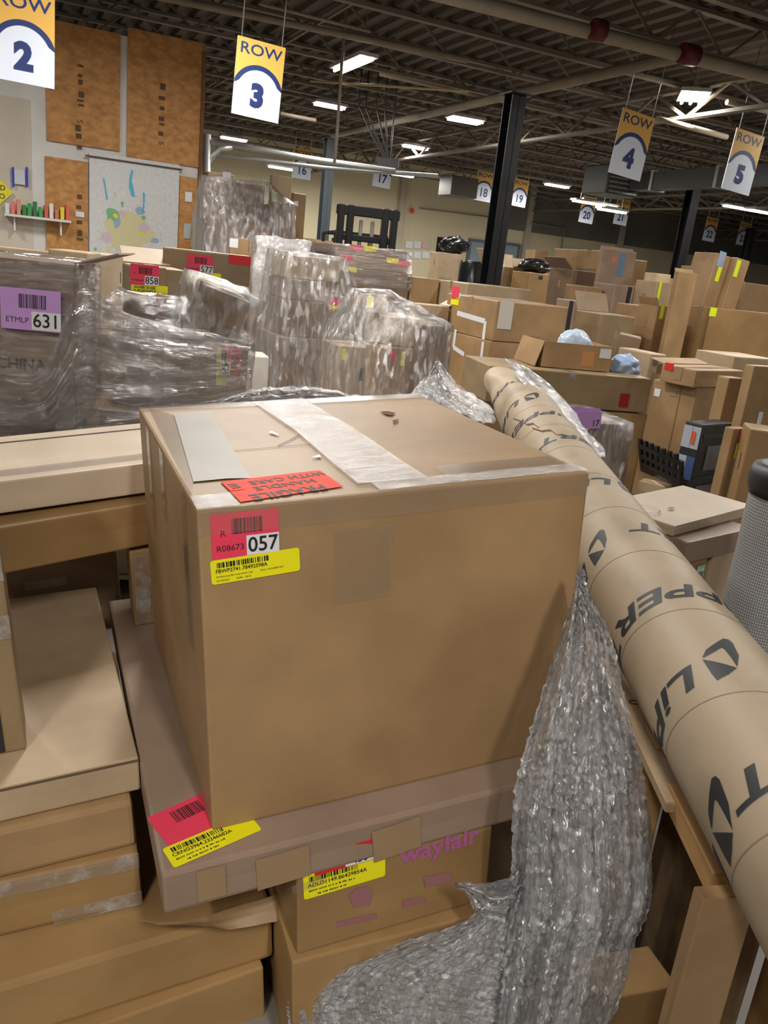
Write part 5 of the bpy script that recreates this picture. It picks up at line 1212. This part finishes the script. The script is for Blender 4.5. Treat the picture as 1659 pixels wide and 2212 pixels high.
# ================================================================== RIGHT: BOARD, ROLL, LATTICE, SMALL CARTONS
N_ = atZ(1409, 1149, .95); R_ = atZ(1620, 1094, .95); yw = math.degrees(math.atan2(R_.y - N_.y, R_.x - N_.x)); ex_, ey_, ez_ = frame_from(yw)
bd = Box(N_ + ex_ * .13, ex_, ey_, ez_, (R_ - N_).length - .10, .27, .034); carton(bd, 'carton', 'thin pale flat carton with a printed ring, lying right of the tube', 'pale', sub=.07, bulge=.003)
bm = bmesh.new()
def ringp(c, r0, r1, name, box, n=28, sq=1.0):
    inv = box.mat().inverted(); vs_, fs = [], []
    for k in range(n):
        a = 2 * math.pi * k / n
        for r_ in (r0, r1): vs_.append(inv @ (c + box.ex * r_ * math.cos(a) + box.ey * r_ * math.sin(a) * sq + box.ez * .006))
    fs = [(2 * k, 2 * k + 1, (2 * k + 3) % (2 * n), (2 * k + 2) % (2 * n)) for k in range(n)]; return mesh(name, vs_, fs, box.obj, plain('grey_print', (.22, .19, .15), .8))
ringp(atZ(1395, 1103, .95), .042, .046, 'ring_print', bd); ringp(atZ(1449, 1101, .95), .0, .016, 'dot_print', bd, sq=.5)
bm.free()
fa = Box(atZ(1440, 1186, .914) + ex_ * .13, *frame_from(yw - 4), .39, .20, .07); carton(fa, 'carton', 'brown carton flap folded under the thin pale carton', 'rose', sub=.1, bulge=.004)
fb = Box(atZ(1452, 1226, .842) + ex_ * .10, *frame_from(yw - 4), .11, .16, .842); carton(fb, 'carton', 'brown carton with a green barcode label below the thin pale carton', 'golden', sub=.1, bulge=.004)
lb_ = on_face(fb, 'front', 'barcode_label', face_px(fb, 'front', (1508, 1246)), .046, .08, plain('mint_label', srgb(150, 220, 190), .5), 0, off=.003); rect('barcode_patch', .04, .06, lb_, WHITE, z=.0005); barcode(lb_, .034, .04, (0, 0), z=.0012)
fc = Box(fb.pt(fb.w + .03, .0, 0), *frame_from(yw - 4), .18, .16, .842); carton(fc, 'carton', 'tan carton between the barcode carton and the grey mesh roll', 'light', sub=.1, bulge=.004)
# grey mesh roll with a black cap
t = NT('grey_mesh_fabric'); tc = t.n('ShaderNodeTexCoord'); mp = t.n('ShaderNodeMapping'); mp.inputs['Scale'].default_value = (1, 1, 1); t.l(tc.outputs['UV'], mp.inputs[0])
ck = t.n('ShaderNodeTexBrick'); ck.offset = .0; ck.inputs['Scale'].default_value = 1.0; ck.inputs['Color1'].default_value = (.40, .40, .39, 1); ck.inputs['Color2'].default_value = (.46, .46, .45, 1); ck.inputs['Mortar'].default_value = (.16, .16, .16, 1); ck.inputs['Mortar Size'].default_value = .0012; ck.inputs['Brick Width'].default_value = .006; ck.inputs['Row Height'].default_value = .008
t.l(mp.outputs[0], ck.inputs['Vector']); b_ = t.n('ShaderNodeBsdfPrincipled'); b_.inputs['Roughness'].default_value = .7; t.l(ck.outputs['Color'], b_.inputs['Base Color'])
bp = t.n('ShaderNodeBump'); bp.inputs['Strength'].default_value = .6; bp.inputs['Distance'].default_value = .002; t.l(ck.outputs['Fac'], bp.inputs['Height']); bp.invert = True; t.l(bp.outputs[0], b_.inputs['Normal']); t.l(b_.outputs[0], t.out.inputs[0])
P_ = atY(1632, 1042, 2.02); rc = V((P_.x + .108, 2.02, 0)); zr = P_.z
rl = empty('mesh_roll', rc); tag(rl, 'upright roll of grey woven mesh with a black cap at the right edge', 'roll')
bm = bmesh.new(); ul = bm.loops.layers.uv.new('UVMap'); n = 48; g = []
for i in range(25):
    z = zr * i / 24; g.append([bm.verts.new(((.108 + .0015 * math.sin(z * 30)) * math.cos(2 * math.pi * k / n), .108 * math.sin(2 * math.pi * k / n), z)) for k in range(n)])
for i in range(24):
    for k in range(n):
        f = bm.faces.new((g[i][k], g[i][(k + 1) % n], g[i + 1][(k + 1) % n], g[i + 1][k])); f.smooth = True
        for lp, (kk, ii) in zip(f.loops, ((k, i), (k + 1, i), (k + 1, i + 1), (k, i + 1))): lp[ul].uv = (kk / n * .72, ii / 24 * zr)
frombm('mesh_wrap', bm, rl, t.m)
bm = bmesh.new(); btube(bm, [(0, 0, zr - .03), (0, 0, zr - .01), (0, 0, zr + .02), (0, 0, zr + .045), (0, 0, zr + .05)], [.112, .118, .120, .112, .095], 36); frombm('cap', bm, rl, plain('black_rubber', (.012, .012, .013), .5))
bm = bmesh.new(); btube(bm, [(0, 0, zr + .049), (0, 0, zr + .056)], [.07, .065], 28); frombm('cap_hub', bm, rl, plain('black_rubber', (.012, .012, .013), .5))
# black plastic lattice
cTL, cTR, cBL, cBR = atY(1377, 958, 5.45), atY(1472, 998, 4.85), atY(1383, 1012, 5.45), atY(1468, 1050, 4.85)
def lt(x, y): return (cTL * (1 - x) + cTR * x) * (1 - y) + (cBL * (1 - x) + cBR * x) * y
ln = (cTR - cTL).cross(cBL - cTL).normalized()
bm = bmesh.new()
def lq(x0, x1, y0, y1):
    q = [lt(x0, y0), lt(x1, y0), lt(x1, y1), lt(x0, y1)]; a_ = [bm.verts.new(p) for p in q]; b_ = [bm.verts.new(p + ln * .02) for p in q]
    bm.faces.new(a_); bm.faces.new(b_[::-1])
    for i in range(4): bm.faces.new((a_[i], a_[(i + 1) % 4], b_[(i + 1) % 4], b_[i]))
for y0, y1 in ((0, .18), (.42, .56), (.74, 1.1)): lq(0, 1, y0, y1)
for i in range(8):
    x = i / 7 * .94; lq(x, x + .06, .17, .75)
    if i < 7: lq(x + .02, x + .08, -.2, .01)
bmesh.ops.recalc_face_normals(bm, faces=bm.faces)
for v in bm.verts: v.co.z = max(v.co.z, .002)
tag(frombm('plastic_lattice', bm, None, BLK), 'black plastic lattice strip with square holes left of the tool carton', 'lattice')
lc = Box(atY(1384, 1024, 5.2), *frame_from(-32), .19, .12, atY(1384, 1024, 5.2).z); lc.O.z -= .045; lc.h = lc.O.z; carton(lc, 'carton', 'greyish flat-topped carton below the black lattice strip', 'light', sub=.12, bulge=.003)
# white plastic bag over the tube and heaps of film behind the big carton
sheet('plastic_bag', 'white plastic sheet lying along the right side of the tube', [(1088, 772, 1112, 780, 4.25, 4.25), (1120, 815, 1178, 822, 4.0, 4.05), (1165, 868, 1240, 888, 3.65, 3.7), (1205, 915, 1262, 925, 3.35, 3.4), (1240, 958, 1300, 962, 3.1, 3.15), (1272, 998, 1308, 985, 2.85, 2.95)], 10, .03, .04, 5, FILMW, sub=8)
bk = Box(V((-.52, 2.75, .99)), *frame_from(24), .95, .62, .99); carton(bk, 'carton', 'carton hidden behind the big carton, carrying loose film', 'kraft', sub=.12, bulge=.004)
sheet('stretch_film', 'crumpled clear film along the back edge of the big carton', [(475, 866, 478, 886, 2.7, 2.6), (545, 842, 548, 880, 2.75, 2.6), (610, 836, 615, 884, 2.8, 2.6), (690, 838, 700, 880, 2.85, 2.65), (760, 852, 765, 880, 2.9, 2.7), (800, 862, 805, 882, 2.9, 2.75)], 10, .03, .05, 7, FILMD, sub=8, rough=.012)
sheet('stretch_film', 'peaked heap of clear film between the big carton and the tube', [(943, 780, 950, 780, 3.75, 3.75), (915, 818, 972, 812, 3.7, 3.7), (888, 850, 1015, 848, 3.5, 3.6), (905, 880, 1062, 878, 3.35, 3.4), (960, 905, 1070, 915, 3.25, 3.3)], 16, .12, .07, 6, FILMD, sub=8, rough=.012)
fp = Box(V((-.05, 3.67, .93)), *frame_from(24), .45, .4, .93); carton(fp, 'carton', 'carton hidden between the big carton and the tube, under film', 'kraft', sub=.12, bulge=.004)
